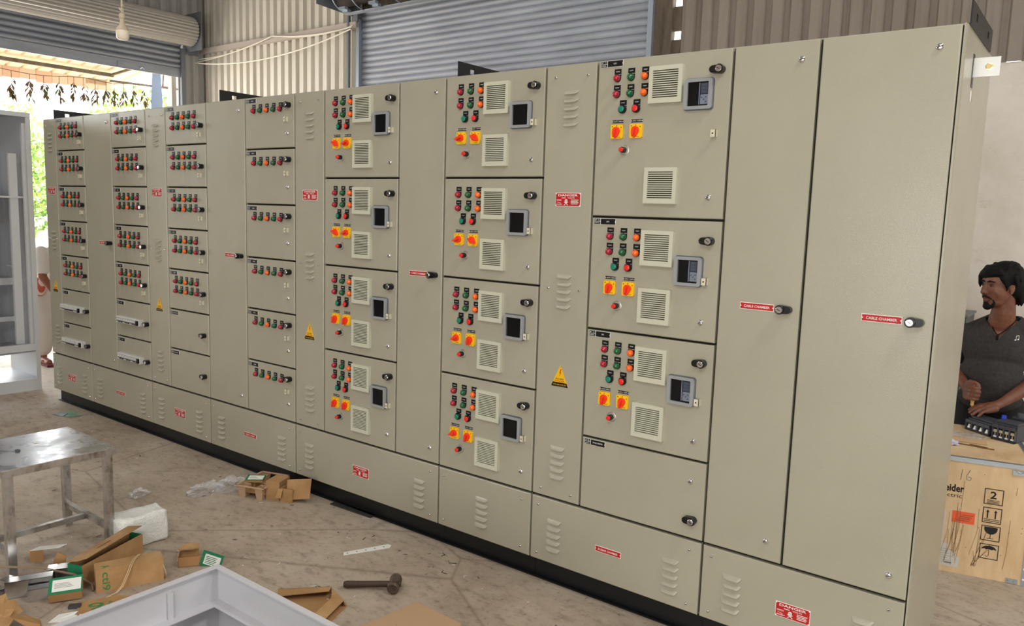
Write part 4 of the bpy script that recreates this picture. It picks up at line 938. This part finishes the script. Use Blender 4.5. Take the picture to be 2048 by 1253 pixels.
b = MB(); b.box(-CWD, 0, CD-.012, CD, 0, CH-.012, PLY); b.box(-.012, 0, .012, CD-.012, 0, CH-.012, PLY); b.box(-CWD, -CWD+.012, .012, CD-.012, 0, CH-.012, PLY); b.build('side_panels', t, smooth=0)
b = MB(); b.box(-CWD, 0, 0, CD, CH-.012, CH, PLY); b.build('lid', t, smooth=0)
GALV = mat('galvanised_edge', s2l(168, 176, 182), .35, .7)
b = MB(); b.box(-CWD, 0, -.004, 0, CH-.020, CH-.004, GALV); b.box(-CWD, 0, -.006, .018, CH-.004, CH+.001, GALV); b.box(-.012, .003, 0, CD, CH, CH+.002, GALV); b.box(-.016, .004, -.003, 0, 0, CH-.03, GALV); b.box(-.018, .002, 0, CD, CH+.001, CH+.003, GALV)
for k in range(18): b.box(-.015, -.001, .02+k*.038, .036+k*.038, CH+.003, CH+.0042, MCBD)
for k in range(9): b.lathe((-.007, -.003, .03+.05*k), (0, -1, 0), [(0, .005), (.001, .005)], WHT, 8)
b.build('edge_strip', t, smooth=0)
b = MB()
b.box(-.095, -.040, -.008, 0, CH-.048, CH-.026, GALV); b.tube([(-.085, -.012, CH-.026), (-.068, -.014, CH-.034), (-.05, -.012, CH-.026)], .003, GALV, 6)
b.build('clasp', t)
b = MB(); b.box(-.075, -.028, -.006, 0, .004, .024, GALV)
for x in (-.064, -.040): b.lathe((x, -.006, .014), (0, -1, 0), [(0, .006), (.003, .005)], GALV, 10)
b.build('clasp', t)
y = -.0008
b = MB()
def outline(m, x0, x1, z0, z1, w_): 
    m.box(x0, x1, y, 0, z1-w_, z1, INK); m.box(x0, x1, y, 0, z0, z0+w_, INK); m.box(x0, x0+w_, y, 0, z0, z1, INK); m.box(x1-w_, x1, y, 0, z0, z1, INK)
outline(b, -.196, -.119, .362, .437, .0035); b.text('2', -.172, -.146, .390, .425, y, INK, .02); b.box(-.183, -.133, y, 0, .381, .3835, INK); b.box(-.183, -.133, y, 0, .3745, .377, INK); b.box(-.183, -.133, y, 0, .368, .3705, INK)
outline(b, -.195, -.118, .272, .347, .0035)
for x in (-.175, -.143): b.prism([(x-.0028, .295), (x+.0028, .295), (x+.0028, .325), (x+.007, .325), (x, .336), (x-.007, .325), (x-.0028, .325)], y, 0, INK)
b.box(-.188, -.125, y, 0, .2885, .291, INK); b.box(-.188, -.125, y, 0, .281, .2835, INK)
outline(b, -.194, -.116, .186, .259, .0035)
g = [(-.182, .253), (-.128, .253)]+[(-.155+.027*cos(a), .243+.030*sin(a)) for a in [-pi*k/10 for k in range(0, 11)]][::1]
b.prism([(-.182, .253)]+[(-.155+.027*cos(pi+pi*k/10), .245+.027*sin(pi+pi*k/10)) for k in range(11)]+[(-.128, .253)], y, 0, INK); b.box(-.1565, -.1535, y, 0, .199, .222, INK); b.box(-.168, -.142, y, 0, .1965, .199, INK)
outline(b, -.193, -.115, .097, .170, .0035)
b.prism([(-.184, .143)]+[(-.154+.030*cos(pi-pi*k/10), .143+.020*sin(pi-pi*k/10)) for k in range(1, 10)]+[(-.124, .143)]+[(-.124-.010*k, .143+(.004 if k % 2 else 0)) for k in range(1, 6)], y, 0, INK)
b.box(-.1552, -.1528, y, 0, .115, .166, INK); b.tube([(-.154, y/2, .116), (-.158, y/2, .110), (-.164, y/2, .110), (-.167, y/2, .116)], .0011, INK, 5)
b.build('handling_symbols', t, smooth=0)
b = MB(); b.text('Schneider', -.430, -.279, .397, .434, y, INK, .03); b.text('Electric', -.388, -.285, .370, .389, y, INK); b.build('lettering', t, smooth=0)
b = MB()
for L_ in ([(-.294, .510), (-.298, .458)], [(-.262, .512), (-.275, .480), (-.272, .462), (-.258, .462), (-.255, .474), (-.268, .478)]): b.tube([(x, y/2, z) for x, z in L_], .0011, MCBD, 5)
q = random.Random(4)
for k in range(15):
    x = q.uniform(-.34, -.20); z1 = q.uniform(.20, .36); z0 = q.uniform(.03, .12); b.tube([(x, y/2, z1), (x+q.uniform(-.012, .004), y/2, (z0+z1)/2), (x+q.uniform(-.03, .006), y/2, z0)], .0008, CARDE, 4)
for k in range(9):
    x = q.uniform(-.22, -.15); b.tube([(x, y/2, q.uniform(.10, .24)), (-.212+q.uniform(-.01, .01), y/2, .05)], .0009, CARDE, 4)
b.tube([(-.082, y/2, .30), (-.084, y/2, .15), (-.092, y/2, .06)], .001, CARDE, 4); b.tube([(-.280, y/2, .455), (-.284, y/2, .30), (-.292, y/2, .16)], .0009, CARDE, 4); b.tube([(-.068, y/2, .46), (-.07, y/2, .42)], .001, CARDE, 4)
for k in range(10): b.lathe((q.uniform(-.26, -.03), 0, q.uniform(.06, .5)), (0, -1, 0), [(0, .0018), (.0008, .0018)], INK, 6)
b.build('scribbles', t, smooth=0)
b = MB(); b.box(-.318, -.224, y, 0, .250, .306, mat('orange_sticker', s2l(232, 96, 56), .6))
for k in range(4): b.box(-.300+.008*k, -.245+.004*k, y*1.4, y, .262+.009*k, .265+.009*k, CARDE)
b.build('orange_sticker', t, smooth=0)
b = MB(); b.prism([(-.50, .028), (-.272, .028), (-.270, .078), (-.318, .112), (-.318, .14), (-.345, .138), (-.345, .300), (-.50, .300)], y, 0, mat('old_label', s2l(200, 196, 186), .8))
for k in range(7): b.box(-.49, -.300-.01*(k % 3), y*1.4, y, .045+.011*k, .0458+.011*k, MCBD)
for k in range(10): b.box(-.33+.003*k, -.3285+.003*k, y*1.4, y, .042, .050, INK)
for k in range(9): b.box(-.49, -.352, y*1.4, y, .150+.016*k, .1512+.016*k, MCBD)
b.build('shipping_label', t, smooth=0)
film((.20, 1.80, CH+.001), .075, 'clear film sheet lying on the crate lid by the cabinet', 12, flat=.12)
film((.172, 1.60, CH+.001), .028, 'lilac-white crumpled plastic at the lid front corner', 14, mat('lilac_film', s2l(206, 202, 226), .3, coat=.5), flat=.6)
b = MB(); b.sheet([(-.09, -.06, 0), (.09, -.045, 0), (.08, .05, 0), (-.09, .045, 0)], .003, mat('pale_card', s2l(206, 172, 130), .8)); tag(b.build('cardboard_sheet', loc=(.225, 1.735, CH+.002), rz=.1, smooth=0), 'flat cardboard piece lying on the crate lid', 'cardboard')
b = MB(); b.tube([(-.09, 0, 0), (-.02, .004, .001), (.04, -.003, .001), (.08, .008, 0)], .003, CARDE, 5); b.tube([(-.03, .03, 0), (.05, .02, 0)], .0022, CARDE, 5)
tag(b.build('twig', loc=(.275, 1.625, CH+.003), rz=-.05), 'dark splinter lying across the front of the crate lid', 'splinter')
# contactors on the crate
DG = mat('contactor_grey', s2l(66, 68, 76), .45); DG2 = mat('contactor_dark', s2l(38, 39, 44), .5)
def breaker(loc, rz, W_, D_, H_, label, poles, sil):
    t = thing('contactor', label, 'contactor', loc, 'contactors on the crate', rz)
    b = MB(); b.box(0, W_, .02, D_, 0, H_, DG); b.cbox(.004, W_-.004, .03, D_-.01, H_, H_+.012, .003, DG)
    pw = W_/poles
    for k in range(poles+1): b.box(max(0, k*pw-.003), min(W_, k*pw+.003), 0, .02, 0, H_-.006, DG)
    b.box(0, W_, 0, .02, 0, .010, DG2); b.box(0, W_, .001, .02, H_-.022, H_-.006, DG); b.box(0, W_, .016, .021, .01, H_-.02, DG2); b.build('housing', t, smooth=0)
    for k in range(poles):
        b = MB(); x = (k+.5)*pw; 
        if sil: b.lathe((x, .010, .012), (0, 0, 1), [(0, .010), (.006, .010), (.012, .006), (.020, .005)], WHT, 10)
        else: b.box(x-.008, x+.008, .006, .016, .012, .020, WHT); b.box(x-.003, x+.003, .006, .014, .02, .036, CHROME); b.box(x-.009, x+.009, .006, .014, .038, .052, mat('brass_pale', s2l(210, 204, 176), .4, .5))
        b.build('terminal', t, smooth=0)
    return t
breaker((.182, 1.985, CH+.001), radians(-38), .150, .12, .062, 'dark grey contactor being wired under the hands', 4, True)
breaker((.316, 1.862, CH+.001), radians(-22), .112, .11, .085, 'dark grey contactor with four pale terminals nearest the camera', 4, False)
t = breaker((.372, 2.00, CH+.001), radians(-22), .07, .08, .085, 'grey auxiliary block with round cap behind the other contactors', 2, False)
b = MB(); b.lathe((.03, .05, .085), (0, 0, 1), [(0, .016), (.03, .016), (.034, .012)], DG, 16); b.build('dial', t)
b = MB(); b.box(-.010, .010, -.008, .008, 0, .018, mat('blue_clip', s2l(40, 60, 190), .4)); tag(b.build('blue_clip', loc=(.357, 1.937, CH+.0985), smooth=0, rz=.3), 'tiny blue plastic clip between the contactors', 'clip')
b = MB(); b.box(-.6, .25, 0, .4, 0, 1.03, mat('machine_grey', s2l(84, 84, 84), .6)); b.box(-.6, .26, -.01, .41, 1.03, 1.045, mat('machine_top', s2l(110, 110, 108), .5))
tag(b.build('work_cabinet', loc=(-.28, 3.35, 0), smooth=0), 'dark grey cabinet standing against the rear wall behind the man', 'cabinet')

# ------------------------------------------------------------------ people
class Blob:
    def __init__(s): s.v = []; s.f = []
    def _add(s, vs, fs): n = len(s.v); s.v += [tuple(v) for v in vs]; s.f += [tuple(n+k for k in f) for f in fs]
    def cap(s, p0, r0, p1, r1, n=16, k=5):
        p0 = Vector(p0); p1 = Vector(p1); d = p1-p0; L = d.length; d = d/L; a = d.orthogonal().normalized(); b = d.cross(a); rings = []
        for i in range(k+1): t = -pi/2+pi/2*i/k; rings.append((p0+d*(r0*sin(t)), max(r0*cos(t), 1e-4)))
        for i in range(k+1): t = pi/2*i/k; rings.append((p1+d*(r1*sin(t)), max(r1*cos(t), 1e-4)))
        vs = [c+(a*cos(2*pi*j/n)+b*sin(2*pi*j/n))*r for c, r in rings for j in range(n)]; R = len(rings)
        fs = [(i*n+j, i*n+(j+1) % n, (i+1)*n+(j+1) % n, (i+1)*n+j) for i in range(R-1) for j in range(n)]+[tuple(range(n))[::-1], tuple((R-1)*n+j for j in range(n))]
        s._add(vs, fs); return s
    def chain(s, pts):
        for (a, ra), (b, rb) in zip(pts, pts[1:]): s.cap(a, ra, b, rb)
        return s
    def ell(s, c, r, M=None, n=24, k=14):
        m = MB(); m.ball((0, 0, 0), r, WHT, n, k, M); s._add([Vector(c)+v for v in m.v], m.f); return s
    def mesh(s, name, m, vox=.006, smooth=6, fac=.6, tri=None):
        me = bpy.data.meshes.new(name); me.from_pydata(s.v, [], s.f); me.update()
        bm = bmesh.new(); bm.from_mesh(me); bmesh.ops.recalc_face_normals(bm, faces=bm.faces); bm.to_mesh(me); bm.free()
        o = bpy.data.objects.new(name, me); col.objects.link(o)
        r = o.modifiers.new('r', 'REMESH'); r.mode = 'VOXEL'; r.voxel_size = vox
        if smooth: q = o.modifiers.new('s', 'SMOOTH'); q.factor = fac; q.iterations = smooth
        dg = bpy.context.evaluated_depsgraph_get(); out = bpy.data.meshes.new_from_object(o.evaluated_get(dg))
        bpy.data.objects.remove(o); out.name = name; out.materials.clear(); out.materials.append(m); out.shade_smooth(); return out
SKIN = mat('skin', s2l(104, 66, 50), .5); SKIN.node_tree.nodes['Principled BSDF'].inputs['Subsurface Weight'].default_value = .08
SKIN.node_tree.nodes['Principled BSDF'].inputs['Subsurface Radius'].default_value = (.02, .008, .004)
setc(SKIN, ramp(SKIN, tex(SKIN, 'noise', 26, 5, .6), [(.3, s2l(102, 64, 49)), (.7, s2l(124, 79, 60))]))
HAIR = mat('black_hair', s2l(11, 10, 10), .7, spec=.25); bump(HAIR, tex(HAIR, 'noise', 120, 4, .6, (1, 1, .25)), .7, .006)
SHIRT = mat('charcoal_tshirt', s2l(50, 48, 47), .9); bump(SHIRT, tex(SHIRT, 'noise', 10, 4, .6), .5, .012)
setc(SHIRT, ramp(SHIRT, tex(SHIRT, 'noise', 70, 4), [(.3, s2l(44, 42, 41)), (.7, s2l(58, 55, 54))]))
TROU = mat('black_trousers', s2l(24, 25, 28), .85)
EYE = mat('eye_white', s2l(98, 84, 76), .6); IRIS = mat('iris', s2l(22, 14, 10), .2)
LIP = mat('lip', s2l(112, 66, 58), .45)

man = thing('person', 'person in charcoal v-neck t-shirt working with a screwdriver over the plywood crate', 'person', (.25, 2.42, 0))
M0 = Vector((.25, 2.42, 0))
def relmesh(me, M=M0):
    me.transform(Matrix.Translation(-M)); return me
# head frame: +X' is the face direction
HC = Vector((.252, 2.185, 1.335)); face = Vector((-.70, -.70, -.09)).normalized(); up = Vector((.0, 0, 1)); up = (up-face*up.dot(face)).normalized(); side = up.cross(face)
HR = Matrix((face, side, up)).transposed()        # columns: face, his left side, up
S = 1.02
def hp(f_, s_, u_): return HC+HR @ (Vector((f_, s_, u_))*S)
def body_blob():
    b = Blob()
    H4 = HR.to_4x4()
    b.ell(hp(-.012, 0, .022), (.092*S, .074*S, .088*S), H4)
    b.ell(hp(.020, 0, -.028), (.068*S, .067*S, .080*S), H4)
    b.ell(hp(.030, 0, -.078), (.046*S, .052*S, .036*S), H4)          # jaw
    b.cap(hp(.062, -.012, -.100), .017, hp(.062, .012, -.100), .017)  # chin
    b.cap(hp(.062, -.030, .030), .016, hp(.062, .030, .030), .016)    # brow
    b.chain([(hp(.079, 0, .020), .0065), (hp(.092, 0, -.012), .0085), (hp(.101, 0, -.028), .0105)]); 
    for q in (-1, 1):
        b.ell(hp(.090, .012*q, -.032), (.010, .008, .008), H4)
        b.cap(hp(.056, .038*q, -.022), .019, hp(.046, .044*q, -.040), .019)   # cheek
        b.ell(hp(-.010, .076*q, -.010), (.016*S, .008*S, .026*S), H4); b.ell(hp(-.004, .078*q, -.034), (.009, .006, .010), H4)
    b.chain([(hp(-.025, 0, -.05), .054), (Vector((.278, 2.225, 1.19)), .059), (Vector((.270, 2.265, 1.11)), .070)])
    # torso
    b.ell((.26, 2.275, .99), (.150, .095, .155)); b.ell((.258, 2.275, .82), (.140, .100, .17)); b.ell((.25, 2.32, .68), (.145, .105, .10))
    b.cap((.27, 2.28, 1.105), .050, (.13, 2.29, 1.055), .045); b.cap((.28, 2.28, 1.105), .050, (.39, 2.28, 1.085), .045)
    # right arm (image left) to the fist
    b.chain([((.112, 2.30, 1.045), .050), ((.065, 2.36, .935), .043), ((.045, 2.38, .855), .038)])
    b.chain([((.045, 2.38, .855), .038), ((.075, 2.27, .825), .036), ((.150, 2.115, .775), .024)])
    b.chain([((.150, 2.115, .775), .023), ((.170, 2.062, .762), .027)])
    b.cap((.172, 2.060, .782), .025, (.168, 2.058, .735), .023)
    for i in range(4):
        z = .795-i*.0205; r = (.0105, .011, .0105, .0092)[i]; e = (.0, .004, .001, -.006)[i]
        b.chain([((.168, 2.040, z-.004), .0135), ((.186+e, 2.003, z), r+.001), ((.212+e, 1.996, z-.001), r), ((.226+e*.5, 2.018, z-.003), r*.92), ((.212, 2.034, z-.004), r*.85)])
    b.chain([((.165, 2.062, .800), .016), ((.180, 2.03, .818), .013), ((.208, 2.018, .816), .0115), ((.222, 2.020, .806), .010)])
    # left arm (image right) resting
    b.chain([((.405, 2.285, 1.07), .050), ((.455, 2.31, .965), .044), ((.490, 2.30, .870), .040)])
    b.chain([((.490, 2.30, .870), .040), ((.430, 2.21, .800), .039), ((.325, 2.085, .715), .024)])
    b.chain([((.325, 2.085, .715), .0235), ((.295, 2.050, .700), .025)])
    b.cap((.300, 2.058, .704), .023, (.262, 2.046, .698), .017); b.cap((.305, 2.035, .692), .021, (.272, 2.008, .680), .017); b.cap((.285, 2.04, .698), .022, (.268, 2.02, .690), .018)
    for (bx, by, bz), (tx, ty, tz), r in (((.258, 2.050, .700), (.190, 2.018, .668), .0100), ((.258, 2.034, .697), (.196, 1.992, .660), .0105), ((.264, 2.016, .688), (.212, 1.966, .654), .0100), ((.274, 2.002, .678), (.240, 1.956, .652), .0090)):
        A = Vector((bx, by, bz)); B = Vector((tx, ty, tz)); b.chain([(A, r+.003), (A.lerp(B, .38)+Vector((0, 0, .010)), r+.0008), (A.lerp(B, .72)+Vector((0, 0, .007)), r), (B, r*.82)])
    b.chain([((.295, 2.075, .704), .015), ((.250, 2.078, .688), .012), ((.222, 2.066, .672), .0105), ((.204, 2.056, .664), .009)])
    return b
bd = body_blob()
# legs: standing, slightly bent
for sx, kx, fx in ((.175, .15, .14), (.325, .345, .36)): bd.chain([((sx, 2.33, .66), .085), ((kx, 2.30, .38), .056), ((fx, 2.42, .09), .038), ((fx, 2.42, .045), .036), ((fx+.0, 2.27, .028), .026)])
link('body', relmesh(bd.mesh('body', SKIN, .0045, 4, .5)), man)
# facial parts
b = MB(); b.X = Matrix.Translation(-M0)
for q in (-1, 1):
    b.ball(hp(.0700, .030*q, .005), (.0095, .0120, .0045), EYE, 12, 8, HR.to_4x4()); b.ball(hp(.0758, .030*q, .005), (.0042, .0052, .0042), IRIS, 10, 6, HR.to_4x4())
b.build('eyes', man)
e = Blob()
for q in (-1, 1):
    e.chain([(hp(.079, .012*q, .026), .0036), (hp(.080, .026*q, .031), .0044), (hp(.068, .046*q, .026), .0028)])
    e.chain([(hp(.0765, .019*q, .0105), .0016), (hp(.0775, .030*q, .0125), .0018), (hp(.071, .042*q, .0095), .0014)])
link('eyebrows', relmesh(e.mesh('eyebrows', HAIR, .0016, 2)), man)
e = Blob()
for q in (-1, 1): e.chain([(hp(.0895, .002*q, -.0490), .0048), (hp(.083, .018*q, -.053), .0046), (hp(.071, .030*q, -.064), .0034)])
link('moustache', relmesh(e.mesh('moustache', HAIR, .002, 3)), man)
e = Blob(); e.ell(hp(.070, 0, -.104), (.020, .026, .022), HR.to_4x4()); e.cap(hp(.083, 0, -.082), .005, hp(.080, 0, -.095), .010)
for q in (-1, 1): e.chain([(hp(.062, .024*q, -.104), .012), (hp(.058, .036*q, -.085), .006), (hp(.066, .034*q, -.068), .0035)])
link('beard', relmesh(e.mesh('beard', HAIR, .0025, 3)), man)
e = Blob(); e.chain([(hp(.078, -.018, -.0665), .0030), (hp(.0855, 0, -.0640), .0042), (hp(.078, .018, -.0665), .0030)]); e.chain([(hp(.078, -.015, -.072), .0030), (hp(.0845, 0, -.073), .0046), (hp(.078, .015, -.072), .0030)])
link('lips', relmesh(e.mesh('lips', LIP, .0016, 2)), man)
# hair: thick, swept over the forehead, long at the nape
e = Blob(); H4 = HR.to_4x4(); rh = random.Random(2)
e.ell(hp(-.030, 0, .040), (.098, .092, .090), H4); e.ell(hp(-.060, 0, -.005), (.062, .082, .082), H4); e.ell(hp(.010, -.010, .066), (.076, .074, .050), H4); e.ell(hp(.036, -.060, .046), (.036, .026, .044), H4)
for k in range(60):
    a = radians(rh.uniform(62, 298)); el = rh.uniform(-.75, 1.1); rr_ = .094
    if abs(sin(a)) > .72 and cos(a) > -.55 and el < .05: continue
    c0 = Vector((cos(a)*cos(el)*rr_-.024, sin(a)*cos(el)*rr_*.92, sin(el)*.088+.034)); dn = Vector((cos(a)*.012, sin(a)*.012, -.030))
    e.chain([(hp(*c0), .014), (hp(*(c0+dn)), .011), (hp(*(c0+dn*1.7)), .004)])
for pts_ in ([(.044, .048, .082, .018), (.072, .004, .080, .015), (.071, -.042, .058, .014), (.057, -.071, .016, .005)],
             [(.040, .058, .070, .014), (.066, .030, .070, .010), (.079, -.006, .066, .008), (.076, -.034, .048, .004)],
             [(.030, -.050, .092, .018), (.056, -.066, .050, .015), (.052, -.078, .008, .010), (.050, -.080, -.012, .003)],
             [(.060, -.030, .084, .014), (.072, -.052, .052, .010), (.062, -.070, .022, .004)],
             [(.020, .060, .072, .018), (.036, .074, .040, .011), (.030, .077, .008, .004)]):
    e.chain([(hp(a_, b2, c2), r2) for a_, b2, c2, r2 in pts_])
for q in (-1, 1): e.chain([(hp(.020, .072*q, .045), .016), (hp(.016, .074*q, .010), .009), (hp(.017, .071*q, -.022), .004)])
for k in range(7): e.chain([(hp(-.075, -.05+.017*k, -.045), .022), (hp(-.084, -.055+.018*k, -.085), .015), (hp(-.080, -.058+.019*k, -.108), .005)])
link('hair', relmesh(e.mesh('hair', HAIR, .004, 2, .4)), man)
# t-shirt
s = Blob(); g = .013
s.ell((.26, 2.275, .99), (.150+g+.006, .095+g, .155+g)); s.ell((.258, 2.272, .82), (.140+g+.012, .100+g+.006, .17+g)); s.ell((.25, 2.30, .695), (.158, .118, .085))
s.cap((.265, 2.28, 1.090), .060, (.13, 2.29, 1.052), .058); s.cap((.275, 2.28, 1.090), .060, (.39, 2.28, 1.080), .058)
s.cap((.235, 2.30, 1.125), .050, (.14, 2.295, 1.060), .056); s.cap((.315, 2.30, 1.135), .050, (.39, 2.285, 1.085), .056)
s.chain([((.112, 2.30, 1.042), .064), ((.065, 2.36, .940), .060), ((.052, 2.375, .890), .060)]); s.chain([((.405, 2.285, 1.065), .064), ((.457, 2.31, .965), .061), ((.478, 2.30, .905), .061)])
me = s.mesh('tshirt', SHIRT, .006, 5, .5)
bm = bmesh.new(); bm.from_mesh(me); kill = []
for co, no in (((.272, 0, 1.045), (1, 0, -.78)), ((.272, 0, 1.045), (1, 0, .78)), ((0, 0, 1.165), (0, 0, 1)), ((0, 0, .64), (0, 0, 1)), ((.052, 2.375, .883), (-.013, .015, -.05)), ((.478, 2.30, .897), (.02, -.01, -.06))):
    bmesh.ops.bisect_plane(bm, geom=bm.verts[:]+bm.edges[:]+bm.faces[:], plane_co=co, plane_no=no)
for f in bm.faces:
    c = f.calc_center_median(); front = c.y < 2.27
    vx = .272; depth = 1.135-c.z
    if c.z > 1.045 and front and abs(c.x-vx) < (c.z-1.045)*.78: kill.append(f)
    elif c.z > 1.165: kill.append(f)
    elif c.z < .640: kill.append(f)
    else:
        for (ex, ey, ez), (ux, uy, uz) in (((.052, 2.375, .883), (-.013, .015, -.05)), ((.478, 2.30, .897), (.02, -.01, -.06))):
            d = Vector((ux, uy, uz)).normalized(); pr = (c-Vector((ex, ey, ez)))
            if pr.length < .11 and pr.dot(d) > .0: kill.append(f); break
bmesh.ops.delete(bm, geom=list(set(kill)), context='FACES')
for v in bm.verts: v.co += Vector((0, 1, 0))*.0035*noise.noise(Vector((v.co.x*16, v.co.z*7, 0)))+Vector((0, -.006*max(0, noise.noise(Vector((v.co.x*9+3, v.co.y*5, v.co.z*14)))), 0))
bm.to_mesh(me); bm.free(); me.shade_smooth(); ts = link('tshirt', relmesh(me), man)
b = MB(); b.X = Matrix.Translation(-M0); nx, nz = .352, 1.052; yy = 2.155
for dx, dz in ((0, 0), (.012, .004)): b.ball((nx+dx, yy, nz+dz), (.0042, .002, .0034), WHT, 8, 6); b.beam((nx+dx+.003, yy, nz+dz), (nx+dx+.003, yy, nz+dz+.022), .002, .002, WHT)
b.beam((nx+.003, yy, nz+.022), (nx+.015, yy, nz+.026), .002, .003, WHT); o = b.build('chest_emblem', ts, smooth=0); o['label'] = 'small white music note mark'
e = Blob(); ck_ = [(.222, 2.262, 1.150), (.232, 2.215, 1.115), (.250, 2.185, 1.085), (.268, 2.172, 1.065), (.290, 2.180, 1.085), (.325, 2.205, 1.125), (.345, 2.25, 1.160)]
for p, q in zip(ck_, ck_[1:]): e.cap(p, .0032, q, .0032, 8, 3)
e.cap((.268, 2.168, 1.064), .007, (.268, 2.166, 1.046), .006)
link('neck_cord', relmesh(e.mesh('neck_cord', HAIR, .0016, 1)), man)
tr = Blob(); tr.ell((.25, 2.325, .67), (.155, .115, .095))
for sx, kx, fx in ((.175, .15, .14), (.325, .345, .36)): tr.chain([((sx, 2.33, .655), .098), ((kx, 2.30, .38), .070), ((fx, 2.42, .10), .058)])
link('trousers', relmesh(tr.mesh('trousers', TROU, .009, 4)), man)
for fx in (.14, .36):
    sh_ = Blob(); sh_.chain([((fx, 2.44, .035), .045), ((fx, 2.30, .030), .040), ((fx, 2.25, .026), .034)]); link('shoe', relmesh(sh_.mesh('shoe', BLK, .007, 2)), man)
t = thing('screwdriver', 'screwdriver with pale yellow handle held upright over the contactor', 'screwdriver', (.200, 2.022, .64))
b = MB(); b.lathe((0, 0, .050), (0, 0, 1), [(0, .005), (.006, .009), (.015, .0075), (.03, .010), (.11, .011), (.125, .008)], mat('amber_handle', s2l(214, 170, 96), .3, coat=.5), 12); b.build('handle', t)
b = MB(); b.lathe((0, 0, 0), (0, 0, 1), [(0, .0018), (.01, .0026), (.052, .0026)], mat('shaft', s2l(190, 160, 110), .3, .6), 8); b.build('shaft', t)

# figure seen in the gap between the open cabinet and the line-up
P0 = Vector((-7.62, .66, 0))
p2 = thing('person', 'stooping person in white shirt and pale trousers glimpsed in the left doorway gap', 'person', P0)
WCL = mat('white_cloth', s2l(236, 230, 222), .9); PALE = mat('pale_trousers', s2l(214, 206, 196), .9); PLAID = mat('plaid', s2l(220, 170, 150), .9)
w1 = tex(PLAID, 'wave', 9, coord='Object'); setc(PLAID, ramp(PLAID, w1, [(.4, s2l(232, 214, 200)), (.6, s2l(196, 96, 80))]))
MAR = mat('maroon_cap', s2l(110, 40, 52), .8)
def R2_(x, y, z): return Vector((x, y, z))
bb = Blob(); hx = P0.x; hy = P0.y
bb.chain([(R2_(hx, hy, .80), .13), (R2_(hx+.10, hy+.04, 1.02), .14), (R2_(hx+.26, hy+.02, 1.14), .12)]); bb.chain([(R2_(hx+.30, hy, 1.17), .06), (R2_(hx+.36, hy, 1.16), .055)]); bb.ell(R2_(hx+.44, hy, 1.15), (.095, .075, .10)); bb.cap(R2_(hx+.53, hy, 1.13), .014, R2_(hx+.545, hy, 1.11), .012)
for q in (-1, 1):
    bb.chain([(R2_(hx, hy+.09*q, .78), .09), (R2_(hx+.05, hy+.10*q, .45), .06), (R2_(hx-.02, hy+.10*q, .08), .04), (R2_(hx-.02, hy+.10*q, .05), .04), (R2_(hx+.12, hy+.10*q, .035), .032)])
    bb.chain([(R2_(hx+.22, hy+.17*q, 1.12), .05), (R2_(hx+.30, hy+.20*q, .90), .04), (R2_(hx+.42, hy+.14*q, .74), .028), (R2_(hx+.45, hy+.12*q, .69), .03)])
    for k in range(4): bb.chain([(R2_(hx+.45, hy+.11*q+.018*(k-1.5), .67), .010), (R2_(hx+.465, hy+.11*q+.019*(k-1.5), .63), .009), (R2_(hx+.46, hy+.11*q+.019*(k-1.5), .605), .008)])
    bb.chain([(R2_(hx+.46, hy+.08*q, .68), .011), (R2_(hx+.485, hy+.07*q, .65), .009)])
link('body', relmesh(bb.mesh('body', mat('skin_lit', s2l(150, 92, 70), .5), .009, 3), P0), p2)
cl = Blob(); cl.chain([(R2_(hx, hy, .80), .15), (R2_(hx+.10, hy+.04, 1.02), .16), (R2_(hx+.25, hy+.02, 1.13), .14)])
for q in (-1, 1): cl.chain([(R2_(hx+.22, hy+.17*q, 1.12), .07), (R2_(hx+.28, hy+.19*q, .97), .065)])
link('shirt', relmesh(cl.mesh('shirt', WCL, .012, 3), P0), p2)
sc_ = Blob(); sc_.chain([(R2_(hx+.02, hy-.13, .93), .06), (R2_(hx+.12, hy-.15, .84), .06), (R2_(hx+.10, hy-.15, .74), .05)]); link('scarf', relmesh(sc_.mesh('scarf', PLAID, .01, 3), P0), p2)
tr = Blob(); tr.ell(R2_(hx, hy, .76), (.16, .17, .13))
for q in (-1, 1): tr.chain([(R2_(hx, hy+.09*q, .76), .115), (R2_(hx+.05, hy+.10*q, .45), .095), (R2_(hx-.01, hy+.10*q, .17), .085)])
link('trousers', relmesh(tr.mesh('trousers', PALE, .012, 3), P0), p2)
for q in (-1, 1):
    b = MB(); b.X = Matrix.Translation(-P0); b.obox((hx+.06, hy+.10*q, .012), .26, .09, .02, MAR); b.beam((hx+.06, hy+.06*q, .03), (hx+.06, hy+.14*q, .05), .03, .01, MAR); b.build('sandal', p2, smooth=0)
h_ = Blob(); h_.ell(R2_(hx+.43, hy, 1.185), (.10, .085, .085)); link('cap', relmesh(h_.mesh('cap', MAR, .007, 2), P0), p2)
e = Blob(); e.cap(R2_(hx+.515, hy-.03, 1.165), .008, R2_(hx+.515, hy+.03, 1.165), .008); link('eyebrows', relmesh(e.mesh('eyebrows', HAIR, .003, 1), P0), p2)
